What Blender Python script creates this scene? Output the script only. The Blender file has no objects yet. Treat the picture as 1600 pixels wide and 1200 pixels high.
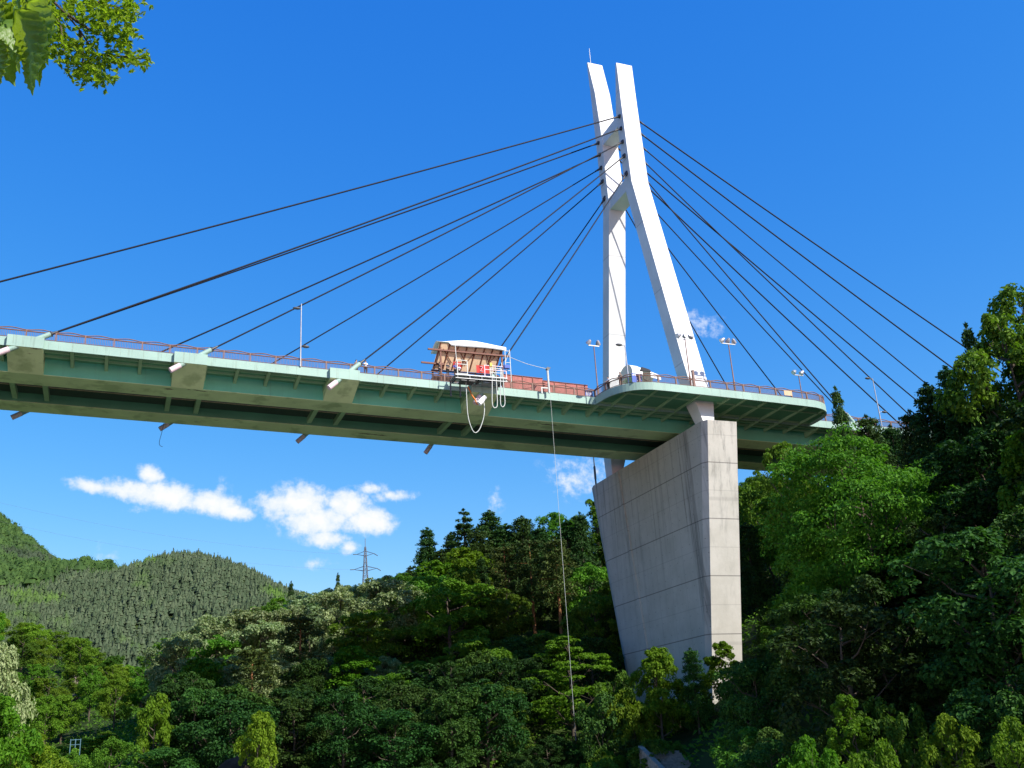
import bpy, math, random
import numpy as np
from mathutils import Vector, Matrix
PI = math.pi
rnd = random.Random(7)
scene = bpy.context.scene
SUN = Vector((0.40, -0.68, 0.615)).normalized()
COL = scene.collection

# ------------------------------------------------------------------ camera
F = 1567.0
def _n(v):
    v = np.array(v, float); return v / np.linalg.norm(v)
Xc = _n((4096, -331, -F)); Yc = _n((-650, -625, -F)); Xc = _n(Xc - Xc.dot(Yc) * Yc); Zc = np.cross(Xc, Yc)
ROT = np.array([Xc, Yc, Zc])
def ray(px, py): return ROT @ np.array([px - 800.0, -(py - 600.0), -F])
def at(px, py, Y):
    r = ray(px, py); r = r * (Y / r[1]); return (r[0], r[1], r[2])
cam_d = bpy.data.cameras.new("camera"); cam = bpy.data.objects.new("camera", cam_d); COL.objects.link(cam)
cam_d.sensor_width = 36; cam_d.lens = F / 1600 * 36; cam_d.clip_start = 0.1; cam_d.clip_end = 20000
cam.matrix_world = Matrix([list(ROT[0]) + [0], list(ROT[1]) + [0], list(ROT[2]) + [0], [0, 0, 0, 1]])
scene.camera = cam

# ------------------------------------------------------------------ materials
def mat(name):
    m = bpy.data.materials.new(name); m.use_nodes = True
    nt = m.node_tree; nt.nodes.clear()
    out = nt.nodes.new("ShaderNodeOutputMaterial")
    return m, nt, out
class NG:
    def __init__(s, nt): s.nt = nt
    def new(s, t, **k):
        n = s.nt.nodes.new(t)
        for a, b in k.items(): setattr(n, a, b)
        return n
    def set(s, sock, v):
        if isinstance(v, (int, float)): sock.default_value = v
        elif isinstance(v, tuple): sock.default_value = v
        else: s.nt.links.new(v, sock)
    def math(s, op, a, b=0.0, c=0.0, clamp=False):
        n = s.new("ShaderNodeMath", operation=op, use_clamp=clamp)
        s.set(n.inputs[0], a); s.set(n.inputs[1], b)
        if len(n.inputs) > 2: s.set(n.inputs[2], c)
        return n.outputs[0]
    def mix(s, f, a, b, mode='MIX'):
        n = s.new("ShaderNodeMix", data_type='RGBA', blend_type=mode)
        s.set(n.inputs[0], f)
        for i, v in ((6, a), (7, b)):
            s.set(n.inputs[i], (v[0], v[1], v[2], 1.0) if isinstance(v, tuple) else v)
        return n.outputs[2]
    def noise(s, vec, scale, detail=4.0, rough=0.55):
        n = s.new("ShaderNodeTexNoise"); n.inputs['Scale'].default_value = scale
        n.inputs['Detail'].default_value = detail; n.inputs['Roughness'].default_value = rough
        if vec is not None: s.nt.links.new(vec, n.inputs['Vector'])
        return n.outputs[0]
    def scaled(s, vec, sc):
        n = s.new("ShaderNodeVectorMath", operation='MULTIPLY'); s.nt.links.new(vec, n.inputs[0]); n.inputs[1].default_value = sc
        return n.outputs[0]
    def ramp(s, f, a, b):   # smooth 0..1 between a and b
        n = s.new("ShaderNodeMapRange", interpolation_type='SMOOTHSTEP')
        s.set(n.inputs[0], f); s.set(n.inputs[1], a); s.set(n.inputs[2], b)
        return n.outputs[0]
def bsdf(g, out, color, rough=0.6, spec=0.4, metal=0.0, bump=None):
    p = g.new("ShaderNodeBsdfPrincipled")
    g.set(p.inputs['Base Color'], (color[0], color[1], color[2], 1.0) if isinstance(color, tuple) else color)
    g.set(p.inputs['Roughness'], rough); p.inputs['Specular IOR Level'].default_value = spec; p.inputs['Metallic'].default_value = metal
    if bump is not None:
        b = g.new("ShaderNodeBump"); b.inputs['Strength'].default_value = bump[1]; b.inputs['Distance'].default_value = 0.05
        g.nt.links.new(bump[0], b.inputs['Height']); g.nt.links.new(b.outputs[0], p.inputs['Normal'])
    g.nt.links.new(p.outputs[0], out.inputs[0]); return p
def simple(name, c, rough=0.6, spec=0.4, metal=0.0, var=0.25, scale=3.0):
    m, nt, out = mat(name); g = NG(nt)
    geo = g.new("ShaderNodeNewGeometry").outputs['Position']
    f = g.ramp(g.noise(geo, scale), 0.3, 0.7)
    d = tuple(x * (1 - var) for x in c)
    bsdf(g, out, g.mix(f, d, c), rough, spec, metal)
    return m
def paint(name, c, streak=0.35, rust=0.0, grime=(0.10, 0.12, 0.09), joints=0.0, zj=False):
    m, nt, out = mat(name); g = NG(nt)
    pos = g.new("ShaderNodeNewGeometry").outputs['Position']
    base = g.mix(g.ramp(g.noise(pos, 0.22, 5), 0.3, 0.75), tuple(x * 0.82 for x in c), c)
    st = g.ramp(g.noise(g.scaled(pos, (1.6, 1.6, 0.10)), 1.0, 6, 0.65), 0.56, 0.74)
    base = g.mix(g.math('MULTIPLY', st, streak), base, grime)
    if zj:
        sz_ = g.new("ShaderNodeSeparateXYZ"); nt.links.new(pos, sz_.inputs[0])
        d_ = g.math('PINGPONG', g.math('ADD', sz_.outputs[2], 1.5), 6.4)
        base = g.mix(g.math('MULTIPLY', g.math('SUBTRACT', 1.0, g.ramp(d_, .05, .12)), .5), base, (0.30, 0.30, 0.30))
    if joints > 0:
        sx_ = g.new("ShaderNodeSeparateXYZ"); nt.links.new(pos, sx_.inputs[0])
        for per, off, wd, k in ((3.6, .3, .035, 1.0), (2.47, 1.1, .05, .7), (5.9, .2, .09, .8)):
            d_ = g.math('PINGPONG', g.math('ADD', sx_.outputs[0], off), per / 2)
            mk = g.math('MULTIPLY', g.math('SUBTRACT', 1.0, g.ramp(d_, wd * .4, wd)), g.ramp(g.noise(g.scaled(pos, (.4, .4, 1.2)), 1.0, 4), .35, .6))
            base = g.mix(g.math('MULTIPLY', mk, joints * k), base, (0.16, 0.19, 0.14))
    if rust > 0:
        r = g.ramp(g.noise(g.scaled(pos, (0.16, 0.55, 0.5)), 1.0, 6, 0.62), 0.655, 0.69)
        base = g.mix(g.math('MULTIPLY', r, rust), base, (0.07, 0.05, 0.03))
        r2 = g.ramp(g.noise(pos, 0.35, 5), 0.52, 0.66)
        base = g.mix(g.math('MULTIPLY', r2, 0.45), base, (0.17, 0.27, 0.10))
    bsdf(g, out, base, 0.55, 0.35)
    return m
M = {}
M['mint'] = paint('mint_paint', (0.30, 0.445, 0.375), 0.42, joints=.55)
M['green'] = paint('bridge_green_paint', (0.15, 0.52, 0.37), 0.25)
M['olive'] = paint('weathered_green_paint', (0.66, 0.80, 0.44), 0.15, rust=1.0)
M['under'] = paint('painted_shade_green', (0.10, 0.27, 0.15), 0.1)  # bridge green darkened; shade beneath and between the girders is in this colour
M['ribgreen'] = paint('rib_green_paint', (0.30, 0.46, 0.26), 0.15)
M['white'] = paint('white_tower_paint', (0.74, 0.74, 0.74), 0.10, zj=True, grime=(0.45, 0.44, 0.42))
M['brown'] = simple('brown_railing', (0.20, 0.105, 0.075), 0.55)
M['brown2'] = simple('brown_wood', (0.17, 0.055, 0.03), 0.6)
M['tan'] = simple('tan_plate', (0.62, 0.43, 0.26), 0.7, var=0.15)
M['ply'] = simple('cream_plywood', (0.66, 0.46, 0.29), .7, var=.12)
M['cream'] = simple('cream_cloth', (0.88, 0.80, 0.60), 0.7, var=.06)
M['tarp'] = simple('white_tarp', (0.82, 0.83, 0.80), 0.5, var=0.08)
M['steel'] = simple('galvanised_steel', (0.46, 0.47, 0.47), 0.45, 0.5, 0.3)
M['darksteel'] = simple('dark_grey_steel', (0.09, 0.095, 0.10), 0.5)
M['gapshade'] = simple('gap_shade_green', (0.03, 0.055, 0.04), 0.7)  # near-black green standing for the shade in the girder gap
M['rustpipe'] = simple('rusty_brown_pipe', (0.14, 0.085, 0.06), 0.7)
M['conduit'] = simple('tan_conduit', (0.42, 0.33, 0.20), 0.6)
M['cable'] = simple('black_cable', (0.008, 0.009, 0.016), 0.6, 0.2, var=0.1)
M['sock'] = simple('dark_socket', (0.035, 0.035, 0.04), 0.45, 0.5)
M['hose'] = simple('white_hose', (0.52, 0.54, 0.50), 0.5, var=0.1)
M['orange'] = simple('orange_rope', (0.75, 0.20, 0.03), 0.6)
M['red'] = simple('red_cloth', (0.50, 0.025, 0.02), 0.7)
M['redmesh'] = simple('red_mesh_fence', (0.42, 0.14, 0.115), 0.75, var=0.3, scale=2.0)
M['blue'] = simple('blue_sign', (0.02, 0.08, 0.42), 0.5)
M['boardgreen'] = simple('dark_green_board', (0.012, 0.028, 0.016), 0.6)
M['lampgrey'] = simple('lamp_grey', (0.42, 0.42, 0.44), 0.35, 0.5, 0.4)
M['lampglass'] = simple('lamp_lens', (0.75, 0.76, 0.78), 0.15, 0.6, var=0.05)
M['pink'] = simple('pale_pink_tube', (0.72, 0.55, 0.58), 0.5, var=0.12)
M['skin'] = simple('skin', (0.55, 0.33, 0.24), 0.6, var=0.1)
M['hair'] = simple('black_hair', (0.012, 0.011, 0.010), 0.5)
M['shirtw'] = simple('white_shirt', (0.78, 0.78, 0.80), 0.8, var=0.1)
M['shirtg'] = simple('grey_shirt', (0.20, 0.17, 0.14), 0.8)
M['shirtd'] = simple('dark_jacket', (0.03, 0.03, 0.035), 0.8)
M['shirtb'] = simple('blue_shirt', (0.04, 0.09, 0.42), 0.8)
M['jean'] = simple('dark_trousers', (0.035, 0.03, 0.028), 0.85)
M['shoe'] = simple('dark_shoe', (0.03, 0.028, 0.026), 0.6)
M['lattice'] = simple('grey_lattice_steel', (0.10, 0.11, 0.14), 0.5, 0.4, 0.3)

def concrete():
    m, nt, out = mat('pier_concrete'); g = NG(nt)
    pos = g.new("ShaderNodeNewGeometry").outputs['Position']
    sep = g.new("ShaderNodeSeparateXYZ"); nt.links.new(pos, sep.inputs[0])
    x, y, z = sep.outputs
    sn = g.new('ShaderNodeSeparateXYZ'); nt.links.new(g.new('ShaderNodeNewGeometry').outputs['True Normal'], sn.inputs[0]); side = g.ramp(sn.outputs[0], -.35, -.6)
    c = g.mix(g.ramp(g.noise(pos, 0.35, 6, 0.6), 0.3, 0.7), (0.46, 0.435, 0.375), (0.53, 0.50, 0.44))
    # vertical weather streaks that fade downwards from the top
    st = g.ramp(g.noise(g.scaled(pos, (1.1, 1.1, 0.05)), 1.0, 6, 0.7), 0.48, 0.72)
    top = g.ramp(z, 12.0, 42.0)
    c = g.mix(g.math('MULTIPLY', st, g.math('MULTIPLY_ADD', top, 0.55, 0.08)), c, (0.14, 0.135, 0.12))
    # pour joints
    def joint(z0, period, w):
        d = g.math('ABSOLUTE', g.math('SUBTRACT', g.math('PINGPONG', g.math('SUBTRACT', z, z0), period / 2), 0.0))
        return g.math('SUBTRACT', 1.0, g.ramp(d, w * 0.4, w))
    c = g.mix(g.math('MULTIPLY', joint(13.15, 7.1, 0.09), 0.75), c, (0.13, 0.12, 0.11))
    c = g.mix(g.math('MULTIPLY', joint(16.7, 7.1, 0.06), 0.3), c, (0.18, 0.17, 0.16))
    # panel joints (vertical)
    py_ = g.math('PINGPONG', g.math('SUBTRACT', y, 111.5), 1.8)
    c = g.mix(g.math('MULTIPLY', g.math('SUBTRACT', 1.0, g.ramp(py_, 0.02, 0.07)), 0.22), c, (0.17, 0.16, 0.15))
    th = g.math('MULTIPLY', g.math('SUBTRACT', 1.0, g.ramp(g.math('PINGPONG', g.math('ADD', y, .4), .9), .04, .10)), g.math('SUBTRACT', 1.0, g.ramp(g.math('PINGPONG', g.math('ADD', z, .3), .9), .04, .10)))
    c = g.mix(g.math('MULTIPLY', th, .5), c, (0.12, 0.115, 0.105))
    # broad dark water stains running straight down
    wob = g.math('MULTIPLY_ADD', g.noise(g.scaled(pos, (0.5, 0.5, 0.22)), 1.0, 4), .9, -0.45)
    for yc, w, k, zlo in ((110.7, 0.55, 0.5, 9.0), (111.5, 0.7, 0.5, 12.0), (112.1, 0.3, 0.4, 20.0), (113.0, 0.18, 0.4, 24.0), (138.3, 0.16, 0.7, 14.0), (139.6, 0.14, 0.55, 24.0), (127.5, 0.12, 0.4, 20.0), (121.5, 0.14, 0.4, 24.0), (133.0, 0.1, 0.4, 26.0), (117.0, 0.12, 0.3, 22.0)):
        d = g.math('ABSOLUTE', g.math('SUBTRACT', g.math('MULTIPLY_ADD', wob, w, y), yc))
        mk = g.math('MULTIPLY', g.math('SUBTRACT', 1.0, g.ramp(d, w * 0.55, w)), g.ramp(z, zlo, zlo + 6))
        mk = g.math('MULTIPLY', mk, g.ramp(g.noise(g.scaled(pos, (1, 3.2, 0.12)), 1.0, 6, .65), 0.30, 0.62))
        c = g.mix(g.math('MULTIPLY', g.math('MULTIPLY', mk, k), side), c, (0.06, 0.057, 0.052))
    bsdf(g, out, c, 0.85, 0.2, bump=(g.noise(pos, 4.0, 6), 0.25))
    return m
M['concrete'] = concrete()

def leafmat(name, c1, c2, trans=0.35, rough=0.6, vary=0.5, spec=0.12, patch=None):
    m, nt, out = mat(name); g = NG(nt)
    geo = g.new("ShaderNodeNewGeometry"); oi = g.new("ShaderNodeObjectInfo")
    r = geo.outputs['Random Per Island']
    c = g.mix(r, c1, c2)
    if patch:
        c = g.mix(g.ramp(g.noise(g.scaled(geo.outputs['Position'], (1, .45, 1)), patch[1], 5, .6), .54, .66), c, patch[0])
        c = g.mix(g.math('MULTIPLY', g.ramp(g.noise(geo.outputs['Position'], patch[1] * 2.7, 4), .5, .7), .5), c, (0.03, 0.05, 0.022))
    h = g.new("ShaderNodeHueSaturation"); nt.links.new(c, h.inputs['Color'])
    g.set(h.inputs['Hue'], g.math('MULTIPLY_ADD', oi.outputs['Random'], 0.05, 0.475))
    rr = g.math('FRACT', g.math('MULTIPLY', oi.outputs['Random'], 7.13))
    g.set(h.inputs['Value'], g.math('MULTIPLY_ADD', rr, vary, 1.0 - vary / 2))
    p = g.new("ShaderNodeBsdfPrincipled"); nt.links.new(h.outputs[0], p.inputs['Base Color'])
    p.inputs['Roughness'].default_value = rough; p.inputs['Specular IOR Level'].default_value = spec
    t = g.new("ShaderNodeBsdfTranslucent")
    tc = g.mix(1.0, h.outputs[0], (1.15, 1.3, 0.45), 'MULTIPLY'); nt.links.new(tc, t.inputs['Color'])
    mx = g.new("ShaderNodeMixShader"); mx.inputs[0].default_value = trans
    nt.links.new(p.outputs[0], mx.inputs[1]); nt.links.new(t.outputs[0], mx.inputs[2]); nt.links.new(mx.outputs[0], out.inputs[0])
    return m
M['leaf'] = leafmat('green_leaf', (0.040, 0.100, 0.010), (0.110, 0.205, 0.020))
M['leafmid'] = leafmat('fresh_green_leaf', (0.062, 0.145, 0.012), (0.135, 0.245, 0.022), .4)
M['leafhill'] = leafmat('hillside_leaf', (0.100, 0.205, 0.015), (0.175, 0.305, 0.027), .45)
M['leafshade'] = leafmat('shade_darkened_leaf', (0.012, 0.036, 0.007), (0.036, 0.082, 0.013), .25)  # leaf green darkened to paint in the deep shadow low on the slopes
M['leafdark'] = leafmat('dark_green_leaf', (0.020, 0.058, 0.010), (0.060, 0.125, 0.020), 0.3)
M['leaflime'] = leafmat('lime_leaf', (0.075, 0.16, 0.010), (0.145, 0.26, 0.016), 0.45, vary=0.3)
M['leafsilver'] = leafmat('silvery_leaf', (0.12, 0.19, 0.065), (0.30, 0.37, 0.18), 0.3, vary=0.35)
M['needle'] = leafmat('cedar_needle', (0.020, 0.055, 0.012), (0.050, 0.105, 0.020), 0.15, 0.6)
M['pine'] = leafmat('pine_needle', (0.030, 0.055, 0.012), (0.075, 0.100, 0.020), 0.15, 0.6)
M['farneedle'] = leafmat('far_conifer', (0.050, 0.080, 0.040), (0.080, 0.108, 0.058), 0.12, 0.8, spec=.1, patch=((0.075, 0.15, 0.03), .016))
M['farleaf'] = leafmat('far_broadleaf', (0.045, 0.085, 0.022), (0.075, 0.125, 0.030), 0.3, 0.7, spec=.1, patch=((0.06, 0.08, 0.045), .012))
M['hillleaf'] = leafmat('hill_leaf', (0.070, 0.155, 0.012), (0.140, 0.245, 0.020), .4)
M['bark'] = simple('grey_bark', (0.10, 0.08, 0.06), 0.9, 0.1)
M['redbark'] = simple('orange_bark', (0.26, 0.125, 0.055), 0.9, 0.1)

def groundmat():
    m, nt, out = mat('ground_soil'); g = NG(nt)
    pos = g.new("ShaderNodeNewGeometry").outputs['Position']
    sep = g.new("ShaderNodeSeparateXYZ"); nt.links.new(pos, sep.inputs[0])
    n1 = g.ramp(g.noise(pos, 0.06, 6), 0.35, 0.65)
    c = g.mix(n1, (0.018, 0.034, 0.008), (0.034, 0.055, 0.012))
    c = g.mix(g.ramp(g.noise(pos, 0.9, 6), 0.5, 0.75), c, (0.05, 0.04, 0.025))
    # unseen pale river gravel, added in the valley bottom to bounce light upwards
    gr = g.mix(g.ramp(g.noise(pos, 1.7, 6), 0.35, 0.65), (0.50, 0.48, 0.42), (0.64, 0.61, 0.54))
    c = g.mix(g.ramp(g.math('ADD', sep.outputs[2], g.math('MULTIPLY_ADD', g.noise(pos, 0.15, 4), 2.0, -1.0)), -2.2, -2.9), c, gr)
    bsdf(g, out, c, 0.95, 0.1, bump=(g.noise(pos, 1.5, 6), 0.5))
    return m
M['ground'] = groundmat()
M['rock'] = simple('grey_rock', (0.05, 0.042, 0.036), 0.9, 0.1, var=0.55, scale=0.9)
M['earth'] = simple('bare_earth', (0.26, 0.21, 0.16), 0.95, 0.1, var=0.3, scale=0.6)
M['step'] = simple('step_concrete', (0.30, 0.27, 0.23), 0.9, 0.1, var=0.4)

# ------------------------------------------------------------------ builders
GRADE = -0.0243
def P(x, y, z): return (x, y, z + GRADE * x)          # point on the graded bridge, z measured at x = 0
class MB:
    def __init__(s): s.v = []; s.f = []; s.sm = []
    def add(s, vs, fs, smooth=False):
        o = len(s.v); s.v += [tuple(map(float, v)) for v in vs]
        s.f += [tuple(i + o for i in f) for f in fs]; s.sm += [smooth] * len(fs); return s
    def hexa(s, b, t):                                   # four bottom and four top corners, counter-clockwise from above
        return s.add(list(b) + list(t), [(3, 2, 1, 0), (4, 5, 6, 7), (0, 1, 5, 4), (1, 2, 6, 5), (2, 3, 7, 6), (3, 0, 4, 7)])
    def box(s, x0, x1, y0, y1, z0, z1, g=False):
        q = P if g else (lambda a, b, c: (a, b, c))
        return s.hexa([q(x0, y0, z0), q(x1, y0, z0), q(x1, y1, z0), q(x0, y1, z0)], [q(x0, y0, z1), q(x1, y0, z1), q(x1, y1, z1), q(x0, y1, z1)])
    def bar(s, a, b, w, h=None, up=(0, 0, 1)):
        h = h or w; a = Vector(a); b = Vector(b); d = (b - a).normalized(); up = Vector(up)
        if abs(d.dot(up)) > 0.98: up = Vector((1, 0, 0))
        r = d.cross(up).normalized() * w / 2; u = r.cross(d).normalized() * h / 2
        return s.hexa([a - r - u, a + r - u, b + r - u, b - r - u], [a - r + u, a + r + u, b + r + u, b - r + u])
    def tube(s, pts, rad, n=8, cap=True, smooth=True):
        pts = [Vector(p) for p in pts]
        if isinstance(rad, (int, float)): rad = [rad] * len(pts)
        vs = []; fs = []; prev = None
        for i, p in enumerate(pts):
            d = (pts[min(i + 1, len(pts) - 1)] - pts[max(i - 1, 0)])
            d = d.normalized() if d.length > 1e-9 else Vector((0, 0, 1))
            if prev is None:
                prev = d.cross(Vector((0, 0, 1)) if abs(d.z) < 0.9 else Vector((1, 0, 0))).normalized()
            u = (prev - d * prev.dot(d)).normalized(); prev = u; w = d.cross(u)
            for k in range(n):
                a = 2 * PI * k / n; vs.append(p + (u * math.cos(a) + w * math.sin(a)) * rad[i])
        for i in range(len(pts) - 1):
            for k in range(n):
                fs.append((i * n + k, i * n + (k + 1) % n, (i + 1) * n + (k + 1) % n, (i + 1) * n + k))
        s.add(vs, fs, smooth)
        if cap:
            s.add(vs[:n], [tuple(range(n))[::-1]]); s.add(vs[-n:], [tuple(range(n))])
        return s
    def prism(s, poly, ext):                             # polygon (3D points) pushed along ext
        n = len(poly); e = Vector(ext); a = [Vector(p) for p in poly]; b = [p + e for p in a]
        return s.add(a + b, [tuple(range(n))[::-1], tuple(range(n, 2 * n))] + [(i, (i + 1) % n, (i + 1) % n + n, i + n) for i in range(n)])
    def ball(s, c, r, n=10, m=7, sc=(1, 1, 1)):
        vs = []; fs = []
        for i in range(m + 1):
            t = PI * i / m
            for k in range(n):
                a = 2 * PI * k / n
                vs.append((c[0] + r * sc[0] * math.sin(t) * math.cos(a), c[1] + r * sc[1] * math.sin(t) * math.sin(a), c[2] + r * sc[2] * math.cos(t)))
        for i in range(m):
            for k in range(n): fs.append((i * n + k, (i + 1) * n + k, (i + 1) * n + (k + 1) % n, i * n + (k + 1) % n))
        return s.add(vs, fs, True)
    def build(s, name, m, parent=None):
        o = Vector(parent_world(parent)) if parent else Vector((0, 0, 0))
        me = bpy.data.meshes.new(name)
        me.from_pydata([tuple(Vector(v) - o) for v in s.v], [], s.f)
        me.polygons.foreach_set('use_smooth', s.sm)
        me.materials.append(m); me.validate(); me.update()
        ob = bpy.data.objects.new(name, me); COL.objects.link(ob)
        if parent: ob.parent = parent
        return ob
def parent_world(p):
    v = Vector((0, 0, 0))
    while p is not None: v = v + p.location; p = p.parent
    return v
def tag(o, label, cat, group=None):
    o['label'] = label; o['category'] = cat
    if group: o['group'] = group
    return o
def thing(name, label, cat, loc=(0, 0, 0), group=None):
    o = bpy.data.objects.new(name, None); COL.objects.link(o); o.location = loc; o.empty_display_size = 0.5
    return tag(o, label, cat, group)
def npmesh(name, v, f, m, smooth=False):
    """v (N,3), f (K,3|4) numpy -> mesh"""
    me = bpy.data.meshes.new(name); k = f.shape[1]
    me.vertices.add(len(v)); me.vertices.foreach_set('co', v.astype(np.float32).ravel())
    me.loops.add(f.size); me.loops.foreach_set('vertex_index', f.astype(np.int32).ravel())
    me.polygons.add(len(f)); me.polygons.foreach_set('loop_start', np.arange(0, f.size, k, dtype=np.int32))
    me.polygons.foreach_set('use_smooth', np.full(len(f), smooth))
    me.materials.append(m); me.update(calc_edges=True); me.validate(); return me

# ------------------------------------------------------------------ terrain
CTRL = [(-.9,12,-1.7),(-.3,12,-2.2),(0,12,-2.4),(.5,12,-3),(1,12,-2.6),(1.6,12,-1.2),(2.2,12,0),
 (-.9,40,2),(-.5,40,-2),(-.1,40,-4),(.2,40,-7),(.5,40,-8),(.8,40,-6.5),(1.05,40,-3.5),(1.3,40,3),(1.7,40,10),(2.2,40,16),
 (-.9,75,14),(-.5,75,4),(-.15,75,-2.5),(.1,75,-7),(.3,75,-8),(.5,75,-8),(.65,75,-4),(.8,75,5),(.95,75,12),(1.1,75,18),(1.3,75,26),(1.7,75,38),(2.2,75,48),
 (-.5,105,9),(-.15,105,-2),(.05,105,-5),(.2,105,-5),(.4,105,-5),(.55,105,-1.5),(.65,105,4),(.75,105,12),(.85,105,19),(1.0,105,27),(1.3,105,42),(1.7,105,60),
 (-.5,130,14),(-.1,130,-1),(.05,130,0),(.15,130,2),(.3,130,3),(.45,130,3),(.6,130,8),(.75,130,21),(.9,130,32),(1.1,130,44),(1.5,130,64),
 (-.3,160,8),(-.1,160,0),(.05,160,5),(.15,160,10),(.3,160,14),(.45,160,16),(.6,160,21),(.75,160,31),(.9,160,42),(1.3,160,70),
 (-.2,200,6),(-.05,200,2),(.05,200,11),(.15,200,19),(.25,200,24),(.35,200,32),(.45,200,38),(.55,200,43),(.75,200,54),(1.1,200,80),
 (-.3,300,46),(-.1,300,35),(-.03,300,29),(.04,300,15),(.15,300,22),(.3,300,30),(.5,300,45),(.8,300,65),(1.4,300,130),
 (-.3,450,80),(-.1,450,50),(0,450,28),(.1,450,28),(.3,450,55),(.6,450,80),(1.3,450,170),
 (-.3,600,120),(-.12,600,80),(0,600,62),(.08,600,60),(.25,600,84),(.6,600,110),(1.3,600,200),
 (-.3,850,210),(-.12,850,140),(-.06,850,140),(-.045,850,146),(-.028,850,155),(-.010,850,147),(.01,850,152),(.05,850,166),(.085,850,163),(.115,850,156),(.16,850,135),(.22,850,118),(.3,850,112),(.6,850,130),(1.3,850,240),
 (-.5,1300,620),(-.2,1300,390),(-.099,1300,290),(-.05,1300,236),(0,1300,150),(.2,1300,110),(.6,1300,150),(1.3,1300,300),
 (-.5,2600,260),(0,2600,200),(.6,2600,200),(1.3,2600,300),(-.5,7000,200),(0,7000,200),(.6,7000,200),(1.3,7000,200)]
_c = np.array(CTRL, float)
def _feat(u, y): return np.stack([np.asarray(u) * 4.0, np.log(np.asarray(y)) * 1.6], -1)
def _tps(d): return np.where(d > 1e-9, d * d * np.log(np.maximum(d, 1e-9)), 0.0)
_A = _feat(_c[:, 0], _c[:, 1]); _e = _c[:, 2] / _c[:, 1]
_K = _tps(np.linalg.norm(_A[:, None] - _A[None], axis=-1)) + np.eye(len(_A)) * 0.006
_Pm = np.concatenate([np.ones((len(_A), 1)), _A], 1)
_L = np.block([[_K, _Pm], [_Pm.T, np.zeros((3, 3))]])
_w = np.linalg.solve(_L, np.concatenate([_e, np.zeros(3)]))
def ground(x, y):
    x = np.asarray(x, float); y = np.asarray(y, float)
    yy = np.clip(y, 12, 7000); u = np.clip(x / yy, -0.9, 2.2)
    q = _feat(u, yy); sh = q.shape[:-1]; q = q.reshape(-1, 2)
    out = np.zeros(len(q))
    for i in range(0, len(q), 20000):
        d = _tps(np.linalg.norm(q[i:i + 20000, None] - _A[None], axis=-1))
        out[i:i + 20000] = d @ _w[:len(_A)] + _w[len(_A)] + q[i:i + 20000] @ _w[len(_A) + 1:]
    z = out.reshape(sh) * yy
    return np.where(y < 12, z + (-1.7 - z) * np.clip((12 - y) / 10, 0, 1), z)
def gz(x, y): return float(ground(np.array([x]), np.array([y]))[0])
sv = np.linspace(-1.1, 2.3, 150); tv = np.concatenate([np.linspace(-60, 8, 12), np.exp(np.linspace(math.log(12), math.log(9000), 190))])
S, T = np.meshgrid(sv, tv); GX = S * (np.maximum(T, 0) + 45); GY = T
GZ = ground(GX, GY)
nr, nc = S.shape; idx = np.arange(nr * nc).reshape(nr, nc)
gf = np.stack([idx[:-1, :-1], idx[:-1, 1:], idx[1:, 1:], idx[1:, :-1]], -1).reshape(-1, 4)
gm = npmesh('ground', np.stack([GX, GY, GZ], -1).reshape(-1, 3), gf, M['ground'], True)
go = bpy.data.objects.new('ground', gm); COL.objects.link(go); go['kind'] = 'structure'

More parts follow.
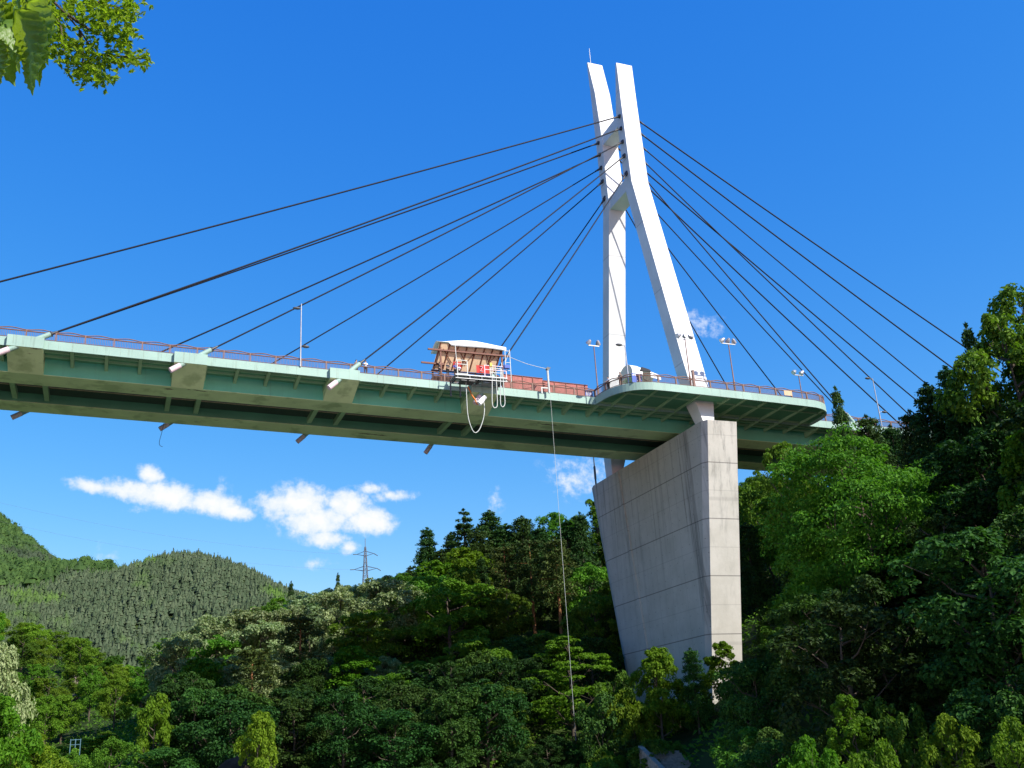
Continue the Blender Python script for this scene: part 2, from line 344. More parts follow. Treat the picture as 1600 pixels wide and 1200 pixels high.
# ------------------------------------------------------------------ tree prototypes
def cards(c, nrm, axis, size, aspect, rng, fold=0.12):
    """leaf quads: centre c, normal nrm, long axis `axis`"""
    nrm = nrm / np.linalg.norm(nrm, axis=1, keepdims=True)
    a = axis - nrm * np.sum(axis * nrm, 1, keepdims=True); a /= np.maximum(np.linalg.norm(a, axis=1, keepdims=True), 1e-6)
    b = np.cross(nrm, a); s = size[:, None]
    v = np.stack([c - a * s * .5, c + b * s * aspect * .5 + nrm * s * fold + a * s * .08, c + a * s * .5, c - b * s * aspect * .5 + nrm * s * fold + a * s * .08], 1)
    n = len(c)
    return v.reshape(-1, 3), np.arange(4 * n).reshape(n, 4)
def rdir(rng, n):
    d = rng.normal(size=(n, 3)); return d / np.linalg.norm(d, axis=1, keepdims=True)
def broad_crown(seed, H, R, bare, lobes=11, cl=10, nl=95, ls=0.36, flat=0.85, cone=0.0):
    rng = np.random.default_rng(seed)
    zc = bare + (H - bare) * .5; hz = (H - bare) * .5
    L = []
    for i in range(lobes):
        a = 2 * PI * (i / lobes * 2.4) + rng.uniform(-.5, .5); t = (i + .5) / lobes
        zz = -0.75 + 1.6 * t
        prof = math.sqrt(max(0.06, 1 - (zz * .93) ** 2)) * (1 - cone * (zz + .8) / 1.8)
        rr = R * prof * rng.uniform(.45, .72)
        L.append((rr * math.cos(a), rr * math.sin(a), zc + zz * hz * .86, R * rng.uniform(.34, .5) * (1 - cone * .5 * t)))
    L.append((0, 0, zc + hz * .72, R * .33 * (1 - cone * .4)))
    cs = []; rs = []
    for (x, y, z, r) in L:
        d = rdir(rng, cl) + np.array([x, y, 0]) / R * .6 + np.array([0, 0, .25]); d /= np.linalg.norm(d, axis=1, keepdims=True)
        cs.append(np.array([x, y, z]) + d * r * rng.uniform(.55, 1.08, (cl, 1)) * np.array([1, 1, .8])); rs.append(r * rng.uniform(.28, .52, cl))
    cs = np.concatenate(cs); rs = np.concatenate(rs)
    m = len(cs); n = m * nl
    ci = np.repeat(np.arange(m), nl)
    out = cs - np.array([0, 0, zc]); out /= np.linalg.norm(out, axis=1, keepdims=True)
    d = rdir(rng, n) + out[ci] * .35 + np.array([0, 0, .35]); d /= np.linalg.norm(d, axis=1, keepdims=True)
    pos = cs[ci] + d * rs[ci][:, None] * rng.uniform(.55, 1.12, (n, 1)) * np.array([1, 1, flat])
    nr_ = d * .7 + np.array([0, 0, .55]) + rng.normal(size=(n, 3)) * .5
    ax = d + rng.normal(size=(n, 3)) * .6 + np.array([0, 0, -.5])
    v, f = cards(pos, nr_, ax, ls * rng.uniform(.55, 1.35, n), 0.62, rng)
    return v, f, L
def trunk_mb(rng, H, top, r0, limbs, bare, lean=0.0):
    mb = MB(); pts = []; rad = []
    for i in range(7):
        t = i / 6; pts.append((rng.uniform(-.12, .12) * t * 2, rng.uniform(-.12, .12) * t * 2, -1.2 + (top + 1.2) * t)); rad.append(r0 * (1 - .85 * t) * (1.25 if i == 0 else 1))
    mb.tube(pts, rad, 7)
    for (x, y, z, r) in limbs:
        zs = max(bare * .8, z - math.hypot(x, y) * .8); zs = min(zs, top * .93)
        a = Vector((0, 0, zs)); b = Vector((x, y, z)); mid = (a + b) / 2 + Vector((rng.uniform(-.3, .3), rng.uniform(-.3, .3), -.12 * (b - a).length))
        q = r0 * .38; mb.tube([a, mid, b], [q, q * .6, q * .18], 5)
        for k in range(3):
            c = b + Vector((rng.uniform(-1, 1), rng.uniform(-1, 1), rng.uniform(-.2, .9))) * r * .8
            mb.tube([mid.lerp(b, .6), c], [q * .3, q * .08], 4)
    return mb
def cedar_crown(seed, H, R, bare, levels=17, nb=7, nl=30, ls=0.5, droop=0.25, tuft=0.2, power=0.8, gaps=0.12):
    rng = np.random.default_rng(seed); cs = []; rs = []; br = []
    for i in range(levels):
        t = (i + rng.uniform(-.2, .2)) / levels; t = min(max(t, 0), .985)
        z = bare + (H - bare) * t; Rr = R * ((1 - t) ** power) * (0.72 + .28 * min(1, t * 6)) + .12 * R * .4
        k0 = rng.uniform(0, 6.28)
        for k in range(nb):
            if rng.random() < gaps: continue
            a = k0 + 2 * PI * k / nb + rng.uniform(-.3, .3); ln = Rr * rng.uniform(.62, 1.1)
            for q in (0.42, 0.7, 0.95):
                if ln < .22 * R and q < .9: continue
                dz = -droop * ln * q + .35 * droop * ln * q * q
                cs.append((math.cos(a) * ln * q, math.sin(a) * ln * q, z + dz + rng.uniform(-.15, .15))); rs.append(R * tuft * rng.uniform(.7, 1.2) * (1 - .45 * t))
            br.append(((0, 0, z), (math.cos(a) * ln * .9, math.sin(a) * ln * .9, z - droop * ln * .6)))
    cs.append((0, 0, H - .25 * R)); rs.append(R * .10)
    cs.append((0, 0, H - .05 * R)); rs.append(R * .06)
    cs = np.array(cs); rs = np.array(rs); m = len(cs); ci = np.repeat(np.arange(m), nl); n = m * nl
    d = rdir(rng, n) + np.array([0, 0, .3]); d /= np.linalg.norm(d, axis=1, keepdims=True)
    pos = cs[ci] + d * rs[ci][:, None] * rng.uniform(.4, 1.1, (n, 1)) * np.array([1, 1, .8])
    ax = d + np.array([0, 0, .25]) + rng.normal(size=(n, 3)) * .4
    v, f = cards(pos, d * .6 + rng.normal(size=(n, 3)) * .6 + np.array([0, 0, .4]), ax, ls * rng.uniform(.6, 1.4, n), .36, rng, .06)
    return v, f, br
PROTO = {}
def add_broad(key, seed, H, R, bare, leaf, ls=.36, bark='bark', **k):
    v, f, L = broad_crown(seed, H, R, bare, ls=ls, **k); r = random.Random(seed)
    tr = trunk_mb(r, H, H * .82, .022 * H, L, bare)
    PROTO[key] = (H, R, npmesh('crown', v, f, M[leaf]), mbmesh(tr, 'trunk', M[bark]))
def mbmesh(mb, name, m):
    me = bpy.data.meshes.new(name); me.from_pydata(mb.v, [], mb.f); me.polygons.foreach_set('use_smooth', mb.sm); me.materials.append(m); me.update(); return me
def add_cedar(key, seed, H, R, bare, leaf, bark='bark', **k):
    v, f, br = cedar_crown(seed, H, R, bare, **k)
    mb = MB(); mb.tube([(0, 0, -1.2), (0, 0, H * .5), (0, 0, H * .97)], [.019 * H, .012 * H, .002 * H], 8)
    for a, b in br[:: 2]: mb.tube([a, b], [.05, .02], 4)
    PROTO[key] = (H, R, npmesh('crown', v, f, M[leaf]), mbmesh(mb, 'trunk', M[bark]))
def alias(key, src, leaf, bark=None):
    H, R, c, t = PROTO[src]; c2 = c.copy(); c2.materials.clear(); c2.materials.append(M[leaf])
    if bark: t = t.copy(); t.materials.clear(); t.materials.append(M[bark])
    PROTO[key] = (H, R, c2, t)
add_broad('b1', 11, 13, 4.6, 1.3, 'leaf')
add_broad('b2', 12, 14, 4.2, 1.2, 'leaf', lobes=13)
add_broad('b3', 13, 12, 5.2, 1.0, 'leaf', lobes=13, flat=.75)
add_broad('b4', 14, 15, 4.6, 2.0, 'leaf', lobes=12, cl=11)
for q_ in '1234': alias('g' + q_, 'b' + q_, 'leafmid')
for q_ in '1234': alias('gh' + q_, 'b' + q_, 'leafhill')
for q_ in '123': alias('dp' + q_, 'b' + q_, 'leafshade')
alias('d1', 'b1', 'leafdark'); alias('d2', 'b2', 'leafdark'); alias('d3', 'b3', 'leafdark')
alias('s1', 'b1', 'leafsilver'); alias('s2', 'b3', 'leafsilver')
add_broad('s3', 21, 11, 4.4, .8, 'leafsilver', ls=.34, lobes=14, cl=11, nl=90, flat=.8)
add_broad('maple', 31, 15, 6.0, 1.5, 'leaflime', ls=.36, lobes=13, cl=9, nl=80, flat=.28, cone=.65)
add_broad('lime', 33, 10, 4.0, 1.2, 'leaflime', ls=.34, lobes=12, cl=10, nl=95, flat=.8, cone=.4)
add_broad('lime2', 34, 9, 3.4, 0.8, 'leaflime', ls=.30, lobes=12, cl=9, nl=90, flat=.7, cone=.7)
add_broad('droop', 41, 19, 9.2, 2.0, 'leafmid', ls=.38, lobes=26, cl=13, nl=125, flat=.5)
add_broad('slim', 43, 16, 3.3, 8.0, 'leafmid', ls=.26, lobes=9, cl=10, nl=95, flat=.6)
add_cedar('c1', 51, 19, 4.0, 2.0, 'needle', tuft=.24, nl=36, nb=8, levels=19)
add_cedar('c2', 52, 20, 4.2, 2.4, 'needle', power=.65, tuft=.25, nl=36, nb=8)
add_cedar('c3', 53, 18, 4.6, 2.0, 'needle', power=.55, tuft=.24, nb=8)
add_cedar('open', 54, 19, 4.4, 4.0, 'needle', levels=13, nb=6, gaps=.25, tuft=.15, droop=.05, nl=34)
add_cedar('p1', 61, 19, 4.2, 8.5, 'pine', 'redbark', levels=9, nb=6, power=.45, droop=.0, tuft=.26, gaps=.2, nl=42)
add_cedar('p2', 62, 17, 4.6, 6.0, 'pine', 'redbark', levels=9, nb=6, power=.4, droop=.1, tuft=.26, gaps=.25, nl=42)
add_broad('bush', 71, 4.5, 2.6, .3, 'leaf', ls=.26, lobes=9, cl=8, nl=70)
alias('bushd', 'bush', 'leafdark'); alias('bushk', 'bush', 'leafshade'); alias('bushl', 'bush', 'leaflime'); alias('dd', 'droop', 'leafdark'); alias('cb', 'c3', 'leafdark')
NAME = dict(b='broadleaf_tree', g='broadleaf_tree', d='broadleaf_tree', s='silvery_tree', m='maple_tree', l='broadleaf_tree', c='cedar_tree', o='fir_tree', p='pine_tree')
def tname(k):
    if k.startswith('bush'): return 'shrub'
    if k in ('slim', 'droop', 'dd', 'cb'): return 'broadleaf_tree' if k != 'cb' else 'cedar_tree'
    return NAME[k[0]]
def plant(kind, x, y, z, H, R, rot, label, group=None, cat=None):
    H0, R0, cm, tm = PROTO[kind]; n = tname(kind)
    r = thing(n, label, cat or ('shrub' if n == 'shrub' else 'tree'), (x, y, z), group)
    r.rotation_euler = (0, 0, rot); r.scale = (R / R0, R / R0, H / H0)
    for nm, me in (('trunk', tm), ('crown', cm)):
        o = bpy.data.objects.new(nm, me); COL.objects.link(o); o.parent = r
    return r
TAKEN = []
VIEW = [(820, 955, 122.5, 1150), (768, 885, 157, 985), (630, 770, 157, 990), (520, 640, 159, 1020), (250, 660, 163, 1010), (240, 800, 124, 1062), (240, 640, 136, 1030), (0, 245, 212, 1120)]
def hero(kind, px, py, Y, R, label, group=None, hmin=3.0, hmax=40):
    x, y, zt = at(px, py, Y); g = gz(x, y); H = min(max(zt - g, hmin), hmax)
    TAKEN.append((x, y, R * .7)); return plant(kind, x, y, zt - H, H, R, rnd.uniform(0, 6.28), label, group)

# hand-placed trees and shrubs
hero('c1', 667, 824, 196, 5.0, 'pointed dark cedar at the left end of the ridge-top conifers')
hero('c2', 641, 884, 205, 3.0, 'small dark conifer tip poking up just left of the pointed ridge cedar')
hero('open', 724, 795, 190, 5.8, 'tall airy fir with upswept tufted branches on the ridge skyline')
hero('c1', 704, 832, 200, 4.6, 'narrow dark conifer half hidden left of the airy fir')
hero('c2', 764, 797, 188, 6.2, 'full dome-topped cedar right of the airy fir on the ridge')
hero('c3', 815, 806, 182, 6.2, 'broad rounded cedar between the dome-topped cedar and the bright green treetop')
hero('g4', 868, 796, 178, 5.0, 'bright green treetop behind the hanging rope on the ridge skyline')
hero('c3', 905, 800, 172, 4.4, 'dark cedar close against the left side of the pier')
hero('g2', 928, 772, 180, 5.2, 'bright leafy tree rising just left of the top of the pier')
hero('c2', 690, 858, 192, 5.4, 'dark cedar directly below and right of the pointed ridge cedar')
hero('c3', 744, 826, 184, 5.8, 'dark cedar between the airy fir and the dome-topped cedar, a little lower than both')
hero('c2', 790, 818, 184, 5.6, 'dark cedar between the dome-topped cedar and the broad rounded cedar')
hero('c3', 842, 822, 176, 5.4, 'dark cedar just left of the bright green treetop on the ridge')
hero('c2', 884, 812, 174, 5.0, 'dark cedar between the bright green treetop and the cedar beside the pier')
hero('p1', 787, 850, 166, 4.6, 'pine with a bare orange trunk, leftmost of the trio above the dark undergrowth')
hero('p1', 826, 838, 162, 4.4, 'pine with a bare orange trunk, middle one of the trio above the dark undergrowth')
hero('p1', 866, 838, 158, 4.4, 'pine with a bare orange trunk right beside the hanging rope')
hero('g1', 700, 905, 158, 7.5, 'light green rounded tree below the pointed ridge cedar')
hero('g3', 575, 955, 160, 6.5, 'yellow-green tree in the middle of the slope below the lattice tower')
hero('maple', 884, 985, 123.5, 7.2, 'bright yellow-green layered tree behind the lower end of the hanging rope')
hero('lime', 1020, 1008, 107, 4.0, 'lime green young tree in front of the left foot of the pier')
hero('cb', 1078, 1012, 106, 2.4, 'dark slim young tree in front of the middle of the pier foot')
hero('lime2', 1122, 998, 105, 3.4, 'pointed green young tree in front of the right corner of the pier')
hero('bush', 1082, 1075, 109.5, 2.6, 'leafy green shrub below the two young trees at the pier foot')
hero('bushl', 985, 1085, 108, 2.6, 'lime shrub just left of the pier foot')
hero('slim', 1219, 684, 79, 2.7, 'slender tree with a rounded light crown against the deck right of the pier')
hero('droop', 1330, 690, 71, 7.8, 'large broad tree with drooping feathery leaves right of the pier')
hero('g1', 1262, 800, 79, 4.6, 'green tree between the pier and the large feathery tree')
hero('c1', 1304, 604, 101, 2.6, 'spire-topped conifer at the right end of the viewing plaza')
hero('c3', 1352, 648, 101, 4.2, 'round-topped conifer right of the spire-topped conifer')
hero('c3', 1390, 664, 104, 3.8, 'low conifer under the far lamp post of the deck')
hero('c2', 1446, 598, 74, 4.2, 'dark conifer at the foot of the right-hand cables')
hero('c3', 1420, 640, 78, 3.4, 'dark conifer shoulder left of the tall right-hand conifers')
hero('c1', 1508, 505, 66, 2.4, 'tall dark conifer tip where the top two right-hand cables end')
hero('b2', 1556, 472, 64, 5.4, 'tall sunlit tree near the upper right edge')
hero('b4', 1618, 440, 66, 5.4, 'highest sunlit tree cut by the right edge of the picture')
hero('b1', 1590, 560, 66, 5.2, 'sunlit leafy tree at the right edge below the highest one')
hero('lime', 1604, 672, 54, 4.0, 'lime-leaved tree at the right edge half way up')
hero('c3', 1490, 660, 74, 5.4, 'very dark conifer in the middle of the right-hand trees')
hero('c3', 1550, 740, 64, 5.0, 'very dark conifer below the sunlit trees at the right edge')
hero('d2', 1440, 850, 68, 6.5, 'dark broad tree in deep shade right of the feathery tree')
hero('d3', 1268, 930, 70, 4.6, 'dark tree below the feathery tree right of the pier')
hero('d1', 1370, 960, 66, 5.6, 'dark tree in the shaded hollow at lower right')
hero('d2', 1560, 930, 50, 5.0, 'dark leafy tree at the lower right edge')
hero('bushd', 1540, 1085, 44, 2.8, 'dark shrub in front of the bare trunk at lower right')
hero('bushd', 1588, 1050, 42, 2.6, 'dark shrub at the right edge above the bottom corner')
hero('c2', 1476, 572, 71, 3.8, 'dark conifer filling the gap left of the tall dark conifer tip')
hero('bushd', 1462, 1050, 58, 3.4, 'dark bushy shrub under the shaded trees at lower right')
hero('d2', 1510, 1010, 56, 4.0, 'dark rounded tree at lower right between the hollow and the lime sprig')
hero('lime2', 1322, 1078, 50, 2.1, 'bright lime sapling at the bottom right')
hero('bushl', 1262, 1165, 46, 2.0, 'lime shrub in front of the bright sapling, left of it')
hero('bush', 1385, 1098, 49, 1.9, 'green shrub just right of the bright sapling')
hero('bushl', 1480, 1125, 44, 1.6, 'small lime shrub in the dark hollow at the bottom right')
hero('bushl', 1360, 1170, 42, 1.5, 'low lime shrub at the bottom edge right of the sapling')
hero('bushl', 1600, 1130, 36, 1.5, 'green shrub in the bottom right corner')
hero('lime2', 1606, 880, 40, 1.6, 'lime sprig tree at the lower right edge')
hero('bushd', 1205, 1005, 103, 2.8, 'dark shrub right against the lower right edge of the pier')
hero('bush', 1226, 975, 100, 3.0, 'green shrub a little right of the lower right edge of the pier')
hero('bush', 958, 1062, 113, 3.0, 'green shrub touching the lower left edge of the pier')
hero('bushd', 936, 1092, 110, 3.0, 'dark shrub left of the pier foot under the bright layered tree')
hero('g3', 1182, 738, 150, 6.0, 'sunlit tree behind the right side of the pier under the deck')
hero('g1', 1215, 770, 140, 5.5, 'green tree behind the pier under the slender tree')
hero('s3', 6, 1004, 92, 2.6, 'silvery willow-like tree at the left edge')
hero('lime', 2, 1082, 62, 2.6, 'yellow-green shrub-like tree in the bottom left corner')
hero('lime', 52, 1140, 72, 2.8, 'yellow-green small tree right of the bottom left corner')
hero('g3', 118, 1172, 90, 2.4, 'green small tree at the bottom left behind the corner shrubs')
hero('lime', 244, 1080, 118, 2.4, 'bright lime tree at the left edge of the dark wooded slope')
hero('g1', 176, 1150, 108, 2.6, 'fresh green small tree in the valley below the dark wooded slope')
hero('p2', 395, 1010, 132, 4.8, 'brownish pine half way up the dark wooded slope')
hero('p2', 470, 960, 150, 4.6, 'dull pine above the brownish pine on the wooded slope')
hero('lime', 405, 1108, 104, 2.6, 'small lime tree over the grey rock at the bottom')
hero('s1', 330, 958, 176, 5.6, 'pale silvery tree on the upper left shoulder of the wooded slope')
hero('s2', 285, 990, 165, 5.2, 'pale silvery tree at the left end of the wooded slope')
hero('c1', 455, 908, 236, 2.2, 'small lone conifer on the skyline of the slope left of the lattice tower')
hero('c1', 528, 895, 232, 1.6, 'tiny lone conifer just left of the lattice tower')

# skyline that the filling trees must stay under
SKY = [(-60,945),(0,950),(60,965),(120,985),(180,1012),(240,1040),(252,1005),(300,972),(350,955),(400,945),(450,925),(500,915),(550,905),(600,900),(640,893),(670,880),(700,850),(740,835),(800,825),(850,815),(900,800),(940,785),(1000,775),(1100,750),(1180,745),(1210,752),(1280,730),(1330,705),(1390,690),(1430,660),(1470,620),(1510,545),(1550,500),(1600,455),(1660,420)]
_sk = np.array([(lambda r: (r[0] / r[1], r[2] / r[1]))(ray(*q)) for q in SKY]); _sk = _sk[np.argsort(_sk[:, 0])]
def esky(u): return float(np.interp(u, _sk[:, 0], _sk[:, 1]))
def fill(n, u0, u1, y0, y1, gap, kinds, hr, label_of, group_of, seed, lim=True, keep=None):
    r = random.Random(seed); c = 0; tries = 0
    while c < n and tries < n * 60:
        tries += 1
        y = math.sqrt(r.uniform(y0 * y0, y1 * y1)); u = r.uniform(u0, u1); x = u * y
        if keep and not keep(x, y): continue
        if any((x - a) ** 2 + (y - b) ** 2 < (gap + q) ** 2 * .5 for a, b, q in TAKEN): continue
        g = gz(x, y); H = r.uniform(*hr); k = kinds(u, y, r)
        if lim:
            mx = esky(u) * y * r.uniform(.955, 1.0) - g
            if mx < hr[0] * .45: continue
            H = min(H, mx)
        R = PROTO[k][1] / PROTO[k][0] * H * r.uniform(.9, 1.2)
        R = max(R, gap * .62)
        qx, qy = pix(x, y, g + H); rp = R / (y * 1.15) * F * .8
        bad = False
        for (a0, a1, ym, lo) in VIEW:                  # keep what stands farther back in view
            lo = lo + r.uniform(-15, 75) if a1 < 700 else lo
            if y < ym and qx + rp > a0 and qx - rp < a1 and qy < lo:
                h2 = None
                for k2 in range(12):
                    H *= .93; qx, qy = pix(x, y, g + H)
                    if qy >= lo: h2 = H; break
                if h2 is None or H < hr[0] * .35: bad = True; break
                R = min(R, H * .55)
        if bad: continue
        for s_ in range(4, 44, 2):                     # no shadow on the sunny end of the pier
            for zb in (9, 16, 24):
                if zb == 9 and math.hypot(x - 63.5 - SUN.x * s_, y - 106 - SUN.y * s_) < R + 3.0 and g + H > 5 + SUN.z * s_: bad = True
                if math.hypot(x - 74 - SUN.x * s_, y - 110.5 - SUN.y * s_) < R + 1.8 and g + H > zb + SUN.z * s_: bad = True
        if bad: continue
        if y < 135:                                    # keep the concrete pier in view
            qx, qy = pix(x, y, g + H); rp = R / (y * 1.15) * F * 1.05
            if qx + rp > 938 and qx - rp < 1172 and qy < 1015: continue
        TAKEN.append((x, y, gap * .5)); c += 1
        plant(k, x, y, g - .1, H, R, r.uniform(0, 6.28), label_of(k), group_of(k))
WORD = dict(broadleaf_tree='leafy', silvery_tree='pale silvery', cedar_tree='dark conifer', pine_tree='pine', shrub='shrub', fir_tree='fir', maple_tree='maple')
def lab(tail):
    def f(k):
        n = tname(k); w = {'broadleaf_tree': {'d': 'dark leafy tree', 'l': 'lime leafy tree', 'g': 'fresh green leafy tree'}.get(k[0], 'green leafy tree'), 'silvery_tree': 'pale silvery tree', 'cedar_tree': 'dark conifer', 'pine_tree': 'sparse pine', 'shrub': 'leafy shrub'}[n]
        return w + ' ' + tail
    return f
def grp(tail):
    def f(k): return lab('')(k).strip() + 's ' + tail
    return f
def clear_pier(x, y): return not (66 < x < 80 and 100 < y < 146)
def pix(x, y, z):
    c = ROT.T @ np.array([x, y, z]); return 800 + F * c[0] / -c[2], 600 - F * c[1] / -c[2]
def k_center(u, y, r):
    if u < .30 and y > 152: return r.choice(['s1', 's2', 's3', 's1', 's2', 's3', 'g3', 's2', 'lime'])
    if .2 < u < .36 and y > 138: return r.choice(['g1', 'g2', 'g3', 'g4', 'lime', 'b2'])
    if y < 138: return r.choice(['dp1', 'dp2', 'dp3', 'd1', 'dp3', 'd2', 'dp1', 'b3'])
    if u < .18: return r.choice(['d1', 'd2', 'd3', 's1', 'b1', 's2', 'b3'])
    if u > .30 and y > 165: return r.choice(['c1', 'c2', 'c3', 'c2', 'b2'])
    if y > 140: return r.choice(['d1', 'd2', 'd3', 'b1', 'b2', 'g3', 'c3'])
    return r.choice(['d1', 'd2', 'd3', 'd1', 'b2', 'd3', 'c3'])
fill(150, .045, .56, 112, 212, 5.1, k_center, (10, 15), lab('in the dense wood on the slope below the bridge'), grp('in the wood on the slope below the bridge'), 1, keep=lambda x, y: clear_pier(x, y) and not (abs(x - 61) < 5 and y < 124))
fill(40, .50, .80, 140, 205, 6.0, lambda u, y, r: r.choice(['g1', 'g2', 'b3', 'b4', 'd1', 'c3']), (10, 15), lab('on the hillside behind the concrete pier'), grp('on the hillside behind the pier'), 2, keep=clear_pier)
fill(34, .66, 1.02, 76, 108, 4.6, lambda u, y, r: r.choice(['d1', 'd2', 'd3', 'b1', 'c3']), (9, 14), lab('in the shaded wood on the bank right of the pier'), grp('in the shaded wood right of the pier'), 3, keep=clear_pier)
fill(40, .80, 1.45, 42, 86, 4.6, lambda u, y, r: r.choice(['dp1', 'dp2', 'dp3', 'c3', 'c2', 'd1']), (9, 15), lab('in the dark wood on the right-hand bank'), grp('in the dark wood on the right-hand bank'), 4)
fill(85, -.2, .075, 215, 345, 5.4, lambda u, y, r: r.choice(['gh1', 'gh2', 'gh3', 'gh4', 'gh1', 'g2', 'b2']), (9, 12), lab('on the low green hill at the far left'), grp('on the low green hill at the far left'), 5, keep=lambda x, y: not (abs(x + 5) < 4.5 and abs(y - 262) < 8))
fill(20, -.16, .06, 110, 215, 5.0, lambda u, y, r: r.choice(['b1', 'b3', 'g1', 'lime', 'g1', 'bush', 'g3']), (3.2, 5.5), lab('in the valley at the lower left'), grp('in the valley at the lower left'), 6)
fill(26, .60, 1.05, 46, 74, 4.0, lambda u, y, r: r.choice(['bushd', 'bushd', 'd3', 'bush']), (3.5, 6), lab('in the shaded hollow at the lower right'), grp('in the shaded hollow at the lower right'), 8, keep=lambda x, y: gz(x, y) > -4.5)
fill(20, .46, .62, 100, 124, 3.2, lambda u, y, r: r.choice(['bush', 'bushd', 'bushd', 'bushl']), (2.5, 4), lab('around the foot of the concrete pier'), grp('around the foot of the pier'), 9, keep=lambda x, y: clear_pier(x, y) and abs(x - 61.8) > 3.5)

fill(60, .70, .95, 84, 116, 2.2, lambda u, y, r: r.choice(['bush', 'bushd', 'bushd', 'd3']), (2.5, 5), lab('covering the bank just right of the pier'), grp('covering the bank right of the pier'), 12, keep=clear_pier)
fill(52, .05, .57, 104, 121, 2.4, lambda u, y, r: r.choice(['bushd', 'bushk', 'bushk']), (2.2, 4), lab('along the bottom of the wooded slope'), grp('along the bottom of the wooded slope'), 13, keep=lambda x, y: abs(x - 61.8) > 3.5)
def undergrowth():
    rng = np.random.default_rng(99); n = 70000
    y = np.sqrt(rng.uniform(44 ** 2, 215 ** 2, n)); u = rng.uniform(-.12, 1.5, n); x = u * y; z = ground(x, y)
    k = (z > -2.2) & ~((x > 69.5) & (x < 76) & (y > 104) & (y < 142)) & ~((abs(x - 61.8) < 3.2) & (abs(y - 108) < 4)); x, y, z = x[k], y[k], z[k]; n = len(x)
    n2 = 26000; y2 = np.sqrt(rng.uniform(120 ** 2, 352 ** 2, n2)); x2 = rng.uniform(-.2, .09, n2) * y2
    x = np.concatenate([x, x2]); y = np.concatenate([y, y2]); z = np.concatenate([z, ground(x2, y2)]); n = len(x)
    c = np.stack([x, y, z + rng.uniform(.05, 1.1, n) ** 1.3], -1)
    v, f = cards(c, rng.normal(size=(n, 3)) * .5 + np.array([0, -.2, .8]), rdir(rng, n), rng.uniform(.35, .9, n), .6, rng)
    o = bpy.data.objects.new('undergrowth', npmesh('undergrowth', v, f, M['leaf'])); COL.objects.link(o); o['kind'] = 'stuff'; o['label'] = 'low leafy ground cover over the wooded slopes'; o['category'] = 'undergrowth'
undergrowth()
# far mountain forests: one object each (nobody could count them)
def far_forest(name, label, n, u0, u1, y0, y1, hr, seed, material, conifer=True):
    rng = np.random.default_rng(seed); y = np.sqrt(rng.uniform(y0 ** 2, y1 ** 2, n)); u = rng.uniform(u0, u1, n); x = u * y
    z = ground(x, y); H = rng.uniform(hr[0], hr[1], n)
    V = []; Fc = []
    wide = rng.uniform(.75, 1.7, (n, 1)); H = H / np.sqrt(wide[:, 0])
    K = 7; a = np.arange(K) * 2 * PI / K
    tiers = [(.10, .24, .48), (.32, .20, .36), (.54, .14, .42)] if conifer else [(.15, .36, .45), (.40, .34, .38), (.68, .20, .32)]
    off = 0
    for (zb, rb, hh) in tiers:
        ph = rng.uniform(0, 6.28, (n, 1)); rr = H[:, None] * rb * wide * rng.uniform(.65, 1.3, (n, K)); zj = H[:, None] * (zb + rng.uniform(-.05, .05, (n, K)))
        ring = np.stack([x[:, None] + rr * np.cos(a + ph), y[:, None] + rr * np.sin(a + ph), z[:, None] + zj], -1)
        if conifer:
            top = np.stack([x + rng.normal(size=n) * .1, y, z + H * (zb + hh)], -1)[:, None]
            V.append(np.concatenate([ring, top], 1).reshape(-1, 3)); base = off + np.arange(n)[:, None] * (K + 1)
            for k in range(K): Fc.append(np.concatenate([base + k, base + (k + 1) % K, base + K, base + K], 1)[:, :3])
            off += n * (K + 1)
        else:
            r2 = rr * .62 * rng.uniform(.8, 1.2, (n, K)); ring2 = np.stack([x[:, None] + r2 * np.cos(a + ph), y[:, None] + r2 * np.sin(a + ph), z[:, None] + zj + H[:, None] * hh * .75], -1)
            top = np.stack([x, y, z + H * (zb + hh)], -1)[:, None]
            V.append(np.concatenate([ring, ring2, top], 1).reshape(-1, 3)); base = off + np.arange(n)[:, None] * (2 * K + 1)
            for k in range(K):
                k1 = (k + 1) % K
                Fc.append(np.concatenate([base + k, base + k1, base + K + k1], 1)); Fc.append(np.concatenate([base + k, base + K + k1, base + K + k], 1)); Fc.append(np.concatenate([base + K + k, base + K + k1, base + 2 * K], 1))
            off += n * (2 * K + 1)
    # loose leaf sprays break up the outlines
    nl = 10 if conifer else 36
    t = rng.uniform(0, 1, (n, nl)); aa = rng.uniform(0, 2 * PI, (n, nl))
    if conifer: rr = (1 - t) ** .8 * H[:, None] * .17 + .1; zz = H[:, None] * (.15 + .85 * t)
    else: rr = np.sqrt(np.maximum(.05, 1 - (2 * t - 1) ** 2)) * H[:, None] * .40; zz = H[:, None] * (.2 + .8 * t)
    c = np.stack([x[:, None] + rr * np.cos(aa), y[:, None] + rr * np.sin(aa), z[:, None] + zz], -1).reshape(-1, 3)
    o = np.stack([np.cos(aa), np.sin(aa), np.full_like(aa, .6)], -1).reshape(-1, 3)
    cv_, cf_ = cards(c, o + rng.normal(size=o.shape) * .3, o * .6 + rng.normal(size=o.shape) * .5, np.repeat(H, nl) * .11 * rng.uniform(.6, 1.3, n * nl), .6, rng)
    v = np.concatenate(V + [cv_]); f = np.concatenate(Fc + [cf_[:, [0, 1, 2]] + off, cf_[:, [0, 2, 3]] + off])
    o_ = bpy.data.objects.new(name, npmesh(name, v, f, M[material])); COL.objects.link(o_)
    o_['kind'] = 'stuff'; o_['label'] = label; o_['category'] = 'forest'; return o_
far_forest('conifer_forest', 'grey-green conifer forest covering the rounded hill in the distance', 10500, -.2, .24, 470, 905, (6.0, 10.5), 81, 'farneedle')
